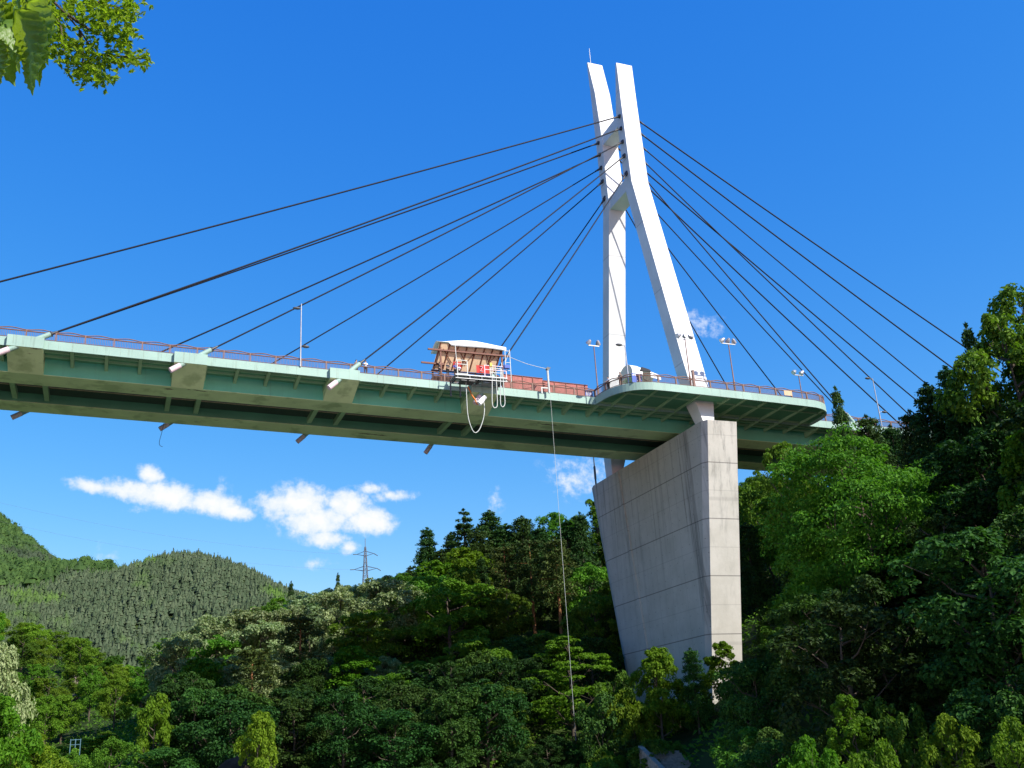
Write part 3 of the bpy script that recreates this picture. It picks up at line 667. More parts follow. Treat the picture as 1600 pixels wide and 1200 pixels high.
far_forest('mountain_forest', 'green forest on the distant mountain at the left edge', 6000, -.26, .0, 850, 1400, (11, 16), 82, 'farleaf', False)

# ------------------------------------------------------------------ bridge deck
YN, YF = 112.8, 134.0            # near and far deck edges
XA, XB = -64.0, 190.0
NEAR_X = [-28.6, -10.8, 6.5, 24.4, 42.4]; RIGHT_X = [101.3, 115.0, 128.3, 142.0, 156.0]
deck = thing('bridge_deck', 'long mint green steel bridge deck with twin box girders crossing the picture', 'bridge', (40, 123.4, 44))
ANCH = NEAR_X + RIGHT_X
mb = MB()
def edge(x0, x1, y, z0=44.87, z1=45.9, t=0.22, s=1):
    mb.box(x0, x1, min(y, y + s * t), max(y, y + s * t), z0, z1, True)
edge(XA, XB, YN); mb.build('edge_beam', M['mint'], deck)
mb = MB(); edge(XA, XB, YF, s=-1); mb.build('edge_beam', M['mint'], deck)
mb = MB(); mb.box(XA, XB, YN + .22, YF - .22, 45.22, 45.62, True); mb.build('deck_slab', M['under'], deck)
for y0, y1 in ((116.7, 120.2), (126.6, 130.2)):
    m_ = MB(); m_.box(XA, XB, y0, y1, 43.31, 45.22, True); bx = m_.build('box_girder', M['green' if y0 < 120 else 'under'], deck)  # far box takes the darker green, painting in the shade of the gap
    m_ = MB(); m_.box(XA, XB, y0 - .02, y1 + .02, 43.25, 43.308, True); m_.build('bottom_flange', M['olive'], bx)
for y in (114.0, 115.35, 131.5, 132.9):
    m_ = MB(); m_.box(XA, XB, y - .08, y + .08, 44.95, 45.22, True); m_.build('stringer', M['ribgreen'], deck)
for k in range(-13, 41):
    x = 8.3 + 3.6 * k
    if any(abs(x - a) < 1.2 for a in ANCH) or not (-58 < x < 150) or 59.5 < x < 92: continue
    m_ = MB()
    m_.hexa([P(x - .19, YN + .23, 44.9), P(x + .19, YN + .23, 44.9), P(x + .19, 116.69, 44.42), P(x - .19, 116.69, 44.42)], [P(x - .19, YN + .23, 45.215), P(x + .19, YN + .23, 45.215), P(x + .19, 116.69, 45.215), P(x - .19, 116.69, 45.215)])
    m_.build('floor_beam', M['ribgreen'], deck)
    m_ = MB(); m_.box(x - .15, x + .15, 120.22, 126.58, 44.7, 45.215, True); m_.build('cross_beam', M['green'], deck)
m_ = MB(); m_.box(XA, XB, 123.9, 126.2, 44.3, 44.36, True); m_.build('gap_shade_strip', M['gapshade'], deck)  # dark strip added to stand for the shade between the two boxes
for a in ANCH[:]:
    for dx in (-1.75, 1.75):
        m_ = MB(); m_.box(a + dx - .28, a + dx + .28, 120.22, 126.58, 43.6, 45.215, True); m_.build('diaphragm', M['ribgreen'], deck)
for y, z, r, m in ((120.95, 44.3, .42, 'rustpipe'), (121.95, 44.25, .4, 'rustpipe'), (122.8, 44.35, .3, 'darksteel'), (123.55, 44.3, .07, 'conduit')):
    m_ = MB(); m_.tube([P(XA, y, z), P(60, y, z), P(XB, y, z)], r, 8); m_.build('utility_pipe', M[m], deck)
# cable anchor brackets, each with an inclined soffit plate and the two ends of its anchor tube
TX = 72.4
def tower_anchor(side, i, right):
    z = (96.3, 93.98, 91.43, 88.8, 85.5)[i]
    y = (119.6 if side == 'n' else 127.4)
    return Vector((73.95 if right else 70.95, y, z))
def bracket(x, side, i, right):
    s = 1 if side == 'n' else -1; Y0 = 112.3 if side == 'n' else 134.5; Yb = YN if side == 'n' else YF
    w0, w1 = x - 1.83, x + 1.83
    m_ = MB()
    def q(xx, y, z): return P(xx, y, z)
    ylo, yhi = sorted((Y0, Yb + s * .3))
    m_.box(w0, w1, ylo, yhi, 44.72, 46.02, True)
    b = m_.build('anchor_bracket', M['mint'], deck)
    m_ = MB(); yi = 116.68 if side == 'n' else 130.22
    ya = Y0 + s * .02
    pl = [(ya, 44.715), (yi, 43.252), (yi, 45.21), (Yb + s * .31, 45.21), (Yb + s * .31, 44.715)]
    pts = [P(w0 + .02, y, z) for y, z in pl]
    if s < 0: pts = pts[::-1]
    m_.prism(pts, (w1 - w0 - .04, 0, GRADE * (w1 - w0 - .04)))
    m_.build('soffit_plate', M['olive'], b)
    T = tower_anchor(side, i, right); A = Vector(P(x, Y0 + s * .42, 45.3)); d = (T - A).normalized()
    up = 2.75 if not right else 2.6; sl = abs(d.x)
    m_ = MB(); m_.tube([A + d * .2, A + d * up], .29, 12); t = m_.build('anchor_tube', M['mint'], b)
    m_ = MB(); m_.tube([A + d * up, A + d * (up + .12)], .33, 12); m_.tube([A + d * (up + .1), A + d * (up + .9)], [.2, .1], 10); m_.build('cable_boot', M['sock'], t)
    m_ = MB(); dn = 3.1 if sl > .85 else (2.7 if sl > .6 else 2.5)
    m_.tube([A - d * .3, A - d * (dn - 1.3)], .30, 12); t = m_.build('anchor_tube', M['mint'], b)
    m_ = MB(); m_.tube([A - d * (dn - 1.3), A - d * dn], .34, 12); m_.build('tube_end', M['pink'], t)
    return A + d * up
CAB = []
LBL_L = ['topmost', 'second from top', 'middle', 'second from bottom', 'lowest']
for right, xs in ((False, NEAR_X), (True, RIGHT_X)):
    for i in range(5):
        for side in 'nf':
            x = xs[4 - i] if right is None else (xs[i] if not right else RIGHT_X[4 - i])
            a = bracket(x, side, i, right); CAB.append((side, i, right, a))
# viewing plaza bulging out from the deck beside the tower
out = [(58.2, 112.78), (58.35, 110.4), (58.9, 108.6), (60.0, 106.9), (61.6, 105.9), (63.8, 105.45), (87.5, 105.5), (89.6, 105.9), (91.1, 106.8), (92.2, 108.4), (92.6, 110.4), (92.65, 112.78)]
def dense(o, n=6):
    r = []
    for i in range(len(o) - 1):
        k = max(1, int(math.dist(o[i], o[i + 1]) / 1.2))
        for j in range(k): r.append((o[i][0] + (o[i + 1][0] - o[i][0]) * j / k, o[i][1] + (o[i + 1][1] - o[i][1]) * j / k))
    return r + [o[-1]]
def smooth2(o, it=2):
    for _ in range(it):
        r = [o[0]]
        for i in range(len(o) - 1):
            a, b = o[i], o[i + 1]
            r += [(a[0] * .75 + b[0] * .25, a[1] * .75 + b[1] * .25), (a[0] * .25 + b[0] * .75, a[1] * .25 + b[1] * .75)]
        o = r + [o[-1]]
    return o
rim = smooth2(out)
m_ = MB(); cx, cy = 75.4, 111
def inset(p, d):
    v = Vector((cx - p[0], cy - p[1])); 
    # inward normal of the rim at p
    i = rim.index(p); a = rim[max(i - 1, 0)]; b = rim[min(i + 1, len(rim) - 1)]
    n = Vector((-(b[1] - a[1]), b[0] - a[0])).normalized()
    if n.dot(v) < 0: n = -n
    return (p[0] + n.x * d, p[1] + n.y * d)
inn = [inset(p, .2) for p in rim]
for i in range(len(rim) - 1):
    a, b, c, d = rim[i], rim[i + 1], inn[i + 1], inn[i]
    m_.hexa([P(*a, 44.87), P(*b, 44.87), P(*c, 44.87), P(*d, 44.87)], [P(*a, 45.9), P(*b, 45.9), P(*c, 45.9), P(*d, 45.9)])
m_.build('plaza_edge_beam', M['mint'], deck)
m_ = MB(); n = len(inn)
m_.add([P(*p, 45.2) for p in inn] + [P(*p, 45.55) for p in inn], [tuple(range(n))[::-1], tuple(range(n, 2 * n))] + [(i, (i + 1) % n, (i + 1) % n + n, i + n) for i in range(n)])
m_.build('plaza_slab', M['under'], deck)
def rim_y(x):
    ys = []
    for i in range(len(inn) - 1):
        a, b = inn[i], inn[i + 1]
        if (a[0] - x) * (b[0] - x) <= 0 and a[0] != b[0]: ys.append(a[1] + (b[1] - a[1]) * (x - a[0]) / (b[0] - a[0]))
    return min(ys) if ys else None
for k in range(10):
    x = 60.6 + 3.35 * k
    if abs(x - 72.4) < 1.9: x = 70.3 if x < 72.4 else 74.9
    y0 = rim_y(x)
    if y0 is None: continue
    m_ = MB(); m_.hexa([P(x - .11, y0 + .02, 45.0), P(x + .11, y0 + .02, 45.0), P(x + .11, 116.66, 44.72), P(x - .11, 116.66, 44.72)], [P(x - .11, y0 + .02, 45.19), P(x + .11, y0 + .02, 45.19), P(x + .11, 116.66, 45.19), P(x - .11, 116.66, 45.19)])
    m_.build('plaza_rib', M['ribgreen'], deck)
for y, xa, xb in ((108.3, 59.3, 91.9), (112.4, 58.5, 92.4)):
    for (p, q_) in ((xa, 70.6), (74.2, xb)):
        m_ = MB(); m_.box(p, q_, y - .07, y + .07, 44.98, 45.19, True); m_.build('plaza_stringer', M['ribgreen'], deck)

# ------------------------------------------------------------------ tower, pier
tower = thing('bridge_tower', 'tall white twin-legged bridge tower leaning legs joined by two crossbeams', 'tower', (72.4, 123.5, 40))
def loft(sections, name, m, parent):
    m_ = MB()
    for i in range(len(sections) - 1):
        (x0, x1, y0, y1, z), (X0, X1, Y0, Y1, Z) = sections[i], sections[i + 1]
        zz = z if isinstance(z, tuple) else (z,) * 4; ZZ = Z if isinstance(Z, tuple) else (Z,) * 4
        b = [(x0, y0, zz[0]), (x1, y0, zz[1]), (x1, y1, zz[2]), (x0, y1, zz[3])]; t = [(X0, Y0, ZZ[0]), (X1, Y0, ZZ[1]), (X1, Y1, ZZ[2]), (X0, Y1, ZZ[3])]
        o = len(m_.v); m_.v += b + t
        fs = [(0, 1, 5, 4), (1, 2, 6, 5), (2, 3, 7, 6), (3, 0, 4, 7)]
        if i == 0: fs.append((3, 2, 1, 0))
        if i == len(sections) - 2: fs.append((4, 5, 6, 7))
        m_.f += [tuple(k + o for k in f) for f in fs]; m_.sm += [False] * len(fs)
    return m_.build(name, m, parent)
nl = loft([(71.2, 72.75, 107.45, 109.3, 39.87), (70.9, 73.7, 108.35, 110.7, 43.2), (70.9, 73.9, 110.25, 112.65, 50.3), (71.05, 74.05, 118.5, 120.75, 83.6), (70.9, 73.8, 118.65, 120.6, 98.0), (70.9, 73.76, 118.74, 119.1, 106.2)], 'tower_leg', M['white'], tower)
fl = loft([(71.2, 72.8, 134.5, 136.6, 39.87), (70.9, 73.7, 133.9, 136.3, 43.6), (70.9, 73.85, 132.0, 134.2, 55.3), (70.95, 73.95, 126.2, 128.4, 83.7), (70.9, 73.8, 126.3, 128.4, 98.0), (70.9, 73.8, 126.95, 128.5, 106.2), (70.9, 73.75, 128.45, 128.75, 113.6)], 'tower_leg', M['white'], tower)
for z0, z1, ya, yb in ((95.2, 97.2, 120.5, 126.4), (82.9, 85.0, 120.7, 126.3)):
    m_ = MB(); m_.box(71.08, 73.75, ya, yb, z0, z1); m_.build('crossbeam', M['white'], tower)
m_ = MB(); m_.tube([(71.6, 128.6, 113.5), (71.6, 128.6, 116.9)], [.07, .04], 6); m_.build('lightning_rod', M['steel'], tower)

pier = thing('bridge_pier', 'massive tapering grey concrete wall pier carrying the white tower', 'pier', (72.8, 123.5, 0))
def octo(z, half, ch=.75):
    x0, x1 = 70.2, 75.45; a, b = 123.5 - half, 123.5 + half; c2 = .55
    return [(x0 + c2, a, z), (x1 - .25, a, z), (x1, a + .5, z), (x1, b - ch, z), (x1 - c2, b, z), (x0 + c2, b, z), (x0, b - ch * 2.2, z), (x0, a + ch, z)]
m_ = MB(); lv = [(-8, 17.6 - 47.8 * .205), (12, 12.0), (39.85, 17.62)]
rings = [octo(z, h) for z, h in lv]
vs = [p for r in rings for p in r]; fs = []
for i in range(2):
    for k in range(8): fs.append((i * 8 + k, i * 8 + (k + 1) % 8, (i + 1) * 8 + (k + 1) % 8, (i + 1) * 8 + k))
fs.append(tuple(range(16, 24))); m_.add(vs, fs); m_.build('pier_wall', M['concrete'], pier)
# slim drain duct cast on the face towards the span
a0 = at(967, 745, 1); m_ = MB()
def onX(px, py, X):
    r = ray(px, py); r = r * (X / r[0]); return Vector(r)
pa, pb = onX(966, 742, 70.2), onX(1017, 1015, 70.2)
m_.hexa([(70.02, pb.y - .32, pb.z - 8), (70.21, pb.y - .32, pb.z - 8), (70.21, pb.y + .32, pb.z - 8), (70.02, pb.y + .32, pb.z - 8)], [(70.02, pa.y - .32, 39.7), (70.21, pa.y - .32, 39.7), (70.21, pa.y + .32, 39.7), (70.02, pa.y + .32, 39.7)])
m_.build('drain_duct', M['concrete'], pier)

# ------------------------------------------------------------------ stay cables
for side, i, right, a in CAB:
    T = tower_anchor(side, i, right)
    which = ('near' if side == 'n' else 'far'); way = 'right' if right else 'left'
    c = thing('stay_cable', f'{LBL_L[i]} of five black cables running {way} from the {which} tower leg', 'cable', tuple(T), 'stay cables of the bridge')
    d = (a - T).normalized(); L = (a - T).length
    pts = []
    for k in range(13):
        t = k / 12; p = T + d * (.9 + (L - .9) * t); p.z -= 4 * t * (1 - t) * L * .0035; pts.append(p)
    m_ = MB(); m_.tube(pts, .115 if i < 2 else .095, 8); m_.build('cable', M['cable'], c)
    m_ = MB(); m_.tube([T - d * .35, T + d * .15, T + d * .35, T + d * 1.5], [.36, .36, .2, .12], 10); m_.build('socket', M['sock'], c)

# ------------------------------------------------------------------ railings
def railing(name_label, path, step=3.0, group='brown railings along the bridge'):
    r = thing('railing', name_label, 'railing', P(path[0][0], path[0][1], 45.9), group)
    # resample the path
    L = [0]
    for i in range(len(path) - 1): L.append(L[-1] + math.dist(path[i], path[i + 1]))
    def pos(s):
        s = min(max(s, 0), L[-1])
        for i in range(len(L) - 1):
            if s <= L[i + 1] or i == len(L) - 2:
                t = (s - L[i]) / (L[i + 1] - L[i]); a, b = path[i], path[i + 1]
                return (a[0] + (b[0] - a[0]) * t, a[1] + (b[1] - a[1]) * t)
    n = max(1, round(L[-1] / step)); st = L[-1] / n
    for k in range(n + 1):
        x, y = pos(k * st); m_ = MB(); m_.box(x - .075, x + .075, y - .075, y + .075, 45.9 + GRADE * x, 47.0 + GRADE * x); m_.build('post', M['brown'], r)
    q = [pos(L[-1] * k / (n * 8)) for k in range(n * 8 + 1)]
    m_ = MB(); m_.tube([P(x, y, 46.86) for x, y in q], .075, 6); m_.build('handrail', M['brown'], r)
    m_ = MB(); m_.tube([P(x, y, 47.08 + .085 * math.cos(2 * PI * (k / 8 + .5))) for k, (x, y) in enumerate(q)], .06, 6); m_.build('wavy_rail', M['brown'], r)
    m_ = MB(); m_.tube([P(x, y, 46.02) for x, y in q], .045, 5); m_.build('bottom_rail', M['brown'], r)
    for k in range(n):
        m_ = MB(); c = max(4, round(st / .175))
        for j in range(1, c):
            x, y = pos((k + j / c) * st); m_.bar(P(x, y, 46.03), P(x, y, 46.85), .035)
        m_.build('baluster_panel', M['brown'], r)
    return r
railing('brown wavy-topped railing along the deck left of the plaza', [(-62, 112.95), (58.3, 112.95)])
rr = [inset(p, .12) for p in rim]
railing('brown wavy-topped railing curving round the viewing plaza', rr, 2.6)
railing('brown wavy-topped railing along the deck right of the plaza', [(92.8, 112.95), (150, 112.95)])

# ------------------------------------------------------------------ lamp posts
def floodlight(parent, c, aim, r=.34):
    c = Vector(c); a = Vector(aim).normalized(); m_ = MB()
    m_.tube([c - a * .38, c - a * .2, c + a * .12, c + a * .3], [.13, .24, r, r * 1.03], 12); f = m_.build('floodlight', M['lampgrey'], parent)
    m_ = MB(); m_.tube([c + a * .285, c + a * .33], [r * .9, r * .9], 12); m_.build('lens', M['lampglass'], f)
def flood_post(label, x, y, zt, zb=45.9, heads=2, w=.8, aims=None):
    base = P(x, y, zb); t = thing('lamp_post', label, 'lamp post', base, 'lamp posts on the bridge')
    m_ = MB(); m_.tube([base, (x, y, base[2] + 1.5), (x, y, base[2] + 1.6), (x, y, zt)], [.14, .14, .09, .07], 8); m_.build('pole', M['brown'], t)
    m_ = MB(); m_.bar((x - w, y, zt), (x + w, y, zt - .02), .14, .12); m_.build('crossbar', M['lampgrey'], t)
    for k in range(heads):
        xx = x - w * .85 + (1.7 * w) * (k / (heads - 1) if heads > 1 else .5); floodlight(t, (xx, y, zt + .48), (aims or [(-.3, .5, -.6), (.3, .5, -.6), (.2, .5, -.6)])[k])
        m_ = MB(); m_.bar((xx, y, zt + .05), (xx, y, zt + .35), .07); m_.build('yoke', M['lampgrey'], t)
def street_post(label, x, y, zt, zb=45.9, side=-1, arms=((1.0, -1, 1.0),), name_m='lampgrey'):
    base = P(x, y, zb); t = thing('lamp_post', label, 'lamp post', base, 'lamp posts on the bridge')
    m_ = MB(); m_.tube([base, (x, y, base[2] + 1.2), (x, y, zt)], [.11, .10, .06], 8); m_.build('pole', M[name_m], t)
    for (fr, sd, ln) in arms:
        z = base[2] + (zt - base[2]) * fr
        m_ = MB(); m_.tube([(x, y, z - .25), (x + sd * ln * .5, y - .1, z - .1)], .04, 6); a = m_.build('arm', M['lampgrey'], t)
        m_ = MB(); m_.ball((x + sd * (ln * .5 + .42), y - .12, z - .14), .5, 10, 6, (1, .5, .34)); m_.build('lamp_head', M['darksteel'], a)
flood_post('two-headed floodlight post where the railing meets the plaza', 58.65, 112.6, 51.9)
flood_post('three-headed floodlight post in front of the foot of the near tower leg', 68.8, 105.75, 51.0, heads=3, w=1.05, aims=[(-.8, -.1, -.35), (.1, -1, -.05), (.9, .3, -.25)])
flood_post('three-headed floodlight post on the plaza rail right of the near tower leg', 75.6, 105.75, 51.0, heads=3, w=1.05, aims=[(-.6, .3, -.5), (-.1, .5, -.5), (.4, .4, -.6)])
flood_post('two-headed floodlight post at the right end of the plaza', 92.0, 112.6, 50.4, aims=[(-.8, -.1, -.6), (-.6, .2, -.6)])
street_post('single-headed lamp post in front of the far tower leg on the plaza rail', 60.3, 107.0, 49.9, arms=((1.0, -1, 1.0),))
street_post('double lamp post on the deck beside the trees at far right', 105.8, 112.7, 51.1, arms=((1.0, -1, 1.2), (.32, 1, 1.0)))
p_ = street_post('tall slim lamp post standing alone on the left part of the deck', 19.07, 112.75, 53.75, arms=((.93, -1, .3), (.33, 1, .3)))
for (x, y, s, txt) in ((69.25, 105.62, 1, 'square brown stub post beside the three-headed floodlight post'),):
    m_ = MB(); m_.box(x - .14, x + .14, y - .14, y + .14, 45.9 + GRADE * x, 48.1 + GRADE * x); m_.box(x - .17, x + .17, y - .17, y + .17, 48.1 + GRADE * x, 48.2 + GRADE * x)
    tag(m_.build('stub_post', M['brown']), txt, 'post')

# ------------------------------------------------------------------ people
def skinmesh(name, nodes, edges, radii, m, parent, sub=1):
    me = bpy.data.meshes.new(name); o = Vector(parent_world(parent)); me.from_pydata([tuple(Vector(n) - o) for n in nodes], edges, [])
    ob = bpy.data.objects.new(name, me); COL.objects.link(ob); ob.parent = parent; me.materials.append(m)
    s = ob.modifiers.new('skin', 'SKIN'); s.use_smooth_shade = True
    lay = me.skin_vertices[0] if me.skin_vertices else None
    if lay is None:
        bpy.context.view_layer.objects.active = ob; lay = me.skin_vertices[0]
    for i, r in enumerate(radii): lay.data[i].radius = (r, r)
    lay.data[0].use_root = True
    q = ob.modifiers.new('sub', 'SUBSURF'); q.levels = sub; q.render_levels = sub
    return ob
def person(label, x, y, z, face, top, legs, pose='rail', scale=1.07, group=None):
    """standing figure; face = heading in radians (0 looks towards -Y)"""
    t = thing('person', label, 'person', (x, y, z), group)
    ca, sa = math.cos(face), math.sin(face)
    def w(px, py, pz): return (x + scale * (px * ca - py * sa), y + scale * (px * sa + py * ca), z + scale * pz)
    ar = dict(rail=[(.21, -.06, 1.16), (.19, -.33, 1.10)], down=[(.26, .02, 1.12), (.25, -.06, .88)], work=[(.25, -.10, 1.16), (.12, -.34, 1.02)], up=[(.32, -.12, 1.48), (.34, -.22, 1.72)])[pose]
    N = [(0, 0, .94), (0, .01, 1.15), (0, .0, 1.36), (0, .0, 1.48), (0, -.02, 1.56), (0, -.03, 1.64), (0, -.02, 1.71)]
    Rr = [.125, .115, .125, .055, .075, .088, .06]
    E_ = [(0, 1), (1, 2), (2, 3), (3, 4), (4, 5), (5, 6)]
    N.append((0, -.115, 1.615)); Rr.append(.018); E_.append((5, 7))
    for s in (-1, 1):
        k = len(N); N += [(s * .17, 0, 1.40), (s * ar[0][0], ar[0][1], ar[0][2]), (s * ar[1][0], ar[1][1], ar[1][2]), (s * ar[1][0], ar[1][1] - .07, ar[1][2] - .03)]
        Rr += [.06, .045, .032, .034]; E_ += [(2, k), (k, k + 1), (k + 1, k + 2), (k + 2, k + 3)]
        hx, hy, hz = N[k + 3]
        for fi, (ox, ln) in enumerate(((-.032, .07), (-.011, .082), (.011, .078), (.032, .06))):
            j = len(N); N += [(hx + ox, hy - .045, hz - .005), (hx + ox * 1.1, hy - .045 - ln * .6, hz - .03)]; Rr += [.010, .008]; E_ += [(k + 3, j), (j, j + 1)]
        j = len(N); N += [(hx - s * .045, hy + .01, hz), (hx - s * .07, hy - .03, hz - .01)]; Rr += [.011, .009]; E_ += [(k + 3, j), (j, j + 1)]
        k = len(N); N += [(s * .10, 0, .88), (s * .11, -.01, .49), (s * .11, .02, .09), (s * .12, -.14, .035)]
        Rr += [.092, .062, .045, .035]; E_ += [(0, k), (k, k + 1), (k + 1, k + 2), (k + 2, k + 3)]
    skinmesh('body', [w(*p) for p in N], E_, [r * scale for r in Rr], M['skin'], t)
    S = [(0, 0, .93), (0, .01, 1.16), (0, 0, 1.37), (0, 0, 1.45)]; SR = [.150, .142, .150, .075]; SE = [(0, 1), (1, 2), (2, 3)]
    for s in (-1, 1):
        k = len(S); S += [(s * .18, 0, 1.40), (s * ar[0][0], ar[0][1], ar[0][2])]; SR += [.078, .062]; SE += [(2, k), (k, k + 1)]
    skinmesh('shirt', [w(*p) for p in S], SE, [r * scale for r in SR], M[top], t)
    S = [(0, 0, .94)]; SR = [.148]; SE = []
    for s in (-1, 1):
        k = len(S); S += [(s * .105, 0, .86), (s * .11, -.01, .49), (s * .11, .02, .08)]; SR += [.112, .082, .07]; SE += [(0, k), (k, k + 1), (k + 1, k + 2)]
    skinmesh('trousers', [w(*p) for p in S], SE, [r * scale for r in SR], M[legs], t)
    m_ = MB(); m_.ball(w(0, .012, 1.675), .108 * scale, 10, 7, (1, 1.05, .95)); m_.build('hair', M['hair'], t)
    return t
def dz(x): return 45.98 + GRADE * x
m_ = MB(); m_.box(-62, 58.2, 113.05, 116.4, 45.63, 45.96, True); m_.build('walkway', M['concrete'], deck)
person('person in a grey top leaning on the rail, left of the pair', 26.05, 113.45, dz(26), 0.2, 'shirtg', 'jean')
person('person in a white shirt leaning on the rail, right of the pair', 27.2, 113.4, dz(27.2), 0.0, 'shirtw', 'jean')
person('person in a white shirt with dark hair at the curve of the plaza rail', 58.95, 110.0, dz(59), -1.2, 'shirtw', 'jean')
person('person in a tan top at the plaza rail in front of the far tower leg', 59.85, 108.3, dz(60), -.9, 'shirtg', 'jean', scale=1.12)
person('person in a dark jacket with blue patches at the left end of the wooden shelter', 37.75, 113.05, 45.87, .3, 'shirtd', 'jean', 'work')
person('person in a blue shirt beside the white gate of the jump platform', 38.75, 112.95, 45.87, -.2, 'shirtb', 'jean', 'work')
person('person in dark clothes at the far left post of the wooden shelter', 36.75, 113.15, 45.87, .5, 'shirtd', 'jean', 'up')
person('person in a white top standing behind the white gate of the jump platform', 38.55, 110.9, 45.04, 0, 'shirtw', 'jean', 'work', scale=.9)

# ------------------------------------------------------------------ wooden shelter over the jump platform
sh = thing('wooden_shelter', 'brown timber lean-to with cream plywood roof and white tarp on the deck', 'shelter', (40.6, 113.2, 44.6))
FZ, BZ = 49.75, 47.35
def rf(x, t, o=0): return (x + .45 - .7 * t, 112.9 + 1.35 * t - o * .9, 50.35 - 3.2 * t + o * .3)
m_ = MB(); m_.hexa([rf(36.3, 0), rf(44.9, 0), rf(44.9, 1), rf(36.3, 1)], [rf(36.3, 0, .06), rf(44.9, 0, .06), rf(44.9, 1, .06), rf(36.3, 1, .06)]); m_.build('roof', M['ply'], sh)
m_ = MB(); m_.box(35.9, 44.95, 113.02, 114.4, 45.72, 45.86); m_.build('floor_boards', M['brown2'], sh)
for k, x in enumerate((36.45, 37.7, 38.9, 40.1, 41.3, 42.5, 43.6, 44.75)):
    m_ = MB(); m_.bar(rf(x, .02, .12), rf(x, .98, .12), .13, .15); m_.build('rafter', M['brown2'], sh)
for k, (x0, x1) in enumerate(((37.0, 38.6), (39.2, 40.6), (41.4, 40.4), (42.8, 43.8), (44.4, 43.4))):
    m_ = MB(); m_.bar(rf(x0, .25, .2), rf(x1, .75, .2), .11, .06); m_.build('brace', M['brown2'], sh)
for y, z, x0, x1, w in ((113.05, 49.4, 35.2, 46.3, .2), (113.8, 47.8, 34.5, 37.6, .2), (114.45, 47.1, 36.0, 45.2, .16)):
    m_ = MB(); m_.bar((x0, y, z), (x1, y, z - .03), w, w); m_.build('beam', M['brown2'], sh)
for x, y, zt in ((36.2, 114.5, 47.2), (39.2, 114.5, 47.2), (42.0, 114.5, 47.2), (44.8, 114.5, 47.2), (36.9, 113.15, 50.2), (45.3, 113.15, 50.2)):
    m_ = MB(); m_.bar((x, y, 44.5), (x, y, zt), .2); m_.build('post', M['brown2'], sh)
for y0, z0, y1, z1 in ((113.15, 46.4, 114.5, 46.9),):
    for x in (36.4, 44.8):
        m_ = MB(); m_.bar((x, y0, z0), (x, y1, z1), .14); m_.build('side_rail', M['brown2'], sh)
# tarp: sheet over the front half of the roof, bulging, hanging over the front edge
nx = 24; prof = [(2.6, -.55), (1.8, -.2), (1.0, .08), (.35, .2), (0.0, .2), (-.16, .1), (-.24, -.12), (-.22, -.42)]
vs = []; fs = []
for i in range(nx + 1):
    q_ = i / nx; x = 36.3 + 9.5 * q_; bulge = .5 * math.sin(PI * min(1, max(0, (q_ - .06) / .94))) ** 1.2
    for j, (dy, o) in enumerate(prof):
        lip = j >= 5; wv = .035 * math.sin(9 * q_ + j)
        if lip and q_ < .2: o = .16 - .05 * (j - 4)
        vs.append((x, 112.85 + dy + (.05 * math.sin(7 * q_) if lip else 0), 50.36 + o + wv + bulge * (.85 if not lip else .45 - .12 * (j - 5))))
k = len(prof)
for i in range(nx):
    for j in range(k - 1): fs.append((i * k + j, i * k + j + 1, (i + 1) * k + j + 1, (i + 1) * k + j))
m_ = MB(); m_.add(vs, fs, True); tp = m_.build('tarp', M['tarp'], sh); sd = tp.modifiers.new('thick', 'SOLIDIFY'); sd.thickness = .03

# red banners with white letters hanging in the shelter
LET = {'L': [((0, 0), (0, 1)), ((0, 0), (.6, 0))], 'Z': [((0, 1), (.6, 1)), ((.6, 1), (0, 0)), ((0, 0), (.6, 0))]}
def banner(label, x, y, z, w, h, letters, m='red'):
    b = thing('banner', label, 'banner', (x, y, z), 'red banners under the shelter'); m_ = MB(); vs = []; fs = []
    for i in range(9):
        for j in range(2): vs.append((x + w * i / 8, y + .04 * math.sin(i * 1.3), z + h * j))
    for i in range(8): fs.append((i * 2, i * 2 + 2, i * 2 + 3, i * 2 + 1))
    m_.add(vs, fs); c = m_.build('cloth', M[m], b); c.modifiers.new('thick', 'SOLIDIFY').thickness = .02
    for n, ch in enumerate(letters):
        m_ = MB(); ox = x + w * (n + .28) / max(1, len(letters)); 
        for (a, c2) in LET[ch]: m_.bar((ox + a[0] * h * .55, y - .075, z + h * (.2 + .6 * a[1])), (ox + c2[0] * h * .55, y - .075, z + h * (.2 + .6 * c2[1])), .03, .10, (0, -1, 0))
        m_.build('letter', M['shirtw'], b)
banner('small red banner with a white letter L at the left of the shelter', 38.5, 112.9, 46.95, 1.05, .95, 'L')
banner('wide red banner with a slanting white letter in the middle of the shelter', 41.6, 112.9, 46.65, 1.75, 1.05, 'Z')

# ------------------------------------------------------------------ steel jump platform
pf = thing('jump_platform', 'grey steel jump platform with white rails cantilevered from the deck edge', 'platform', (41.2, 111.2, 44.8))
X0, X1, Z0 = 37.7, 44.6, 44.92
m_ = MB(); m_.box(X0, X1, 109.9, 112.2, Z0, Z0 + .12); m_.build('floor', M['steel'], pf)
for x in (38.0, 39.6, 41.2, 42.8, 44.3):
    m_ = MB(); m_.box(x - .09, x + .09, 109.95, 112.25, Z0 - .34, Z0 - .002); m_.build('joist', M['darksteel'], pf)
for y in (109.98, 112.0):
    m_ = MB(); m_.box(X0, X1, y - .07, y + .07, Z0 - .42, Z0 - .345); m_.build('edge_girder', M['steel'], pf)
m_ = MB(); m_.box(38.6, 40.4, 110.3, 111.8, Z0 - .55, Z0 - .43); m_.build('hatch', M['darksteel'], pf)
m_ = MB(); m_.box(41.6, 43.2, 110.5, 111.6, Z0 - .5, Z0 - .43); m_.build('plate', M['lampgrey'], pf)
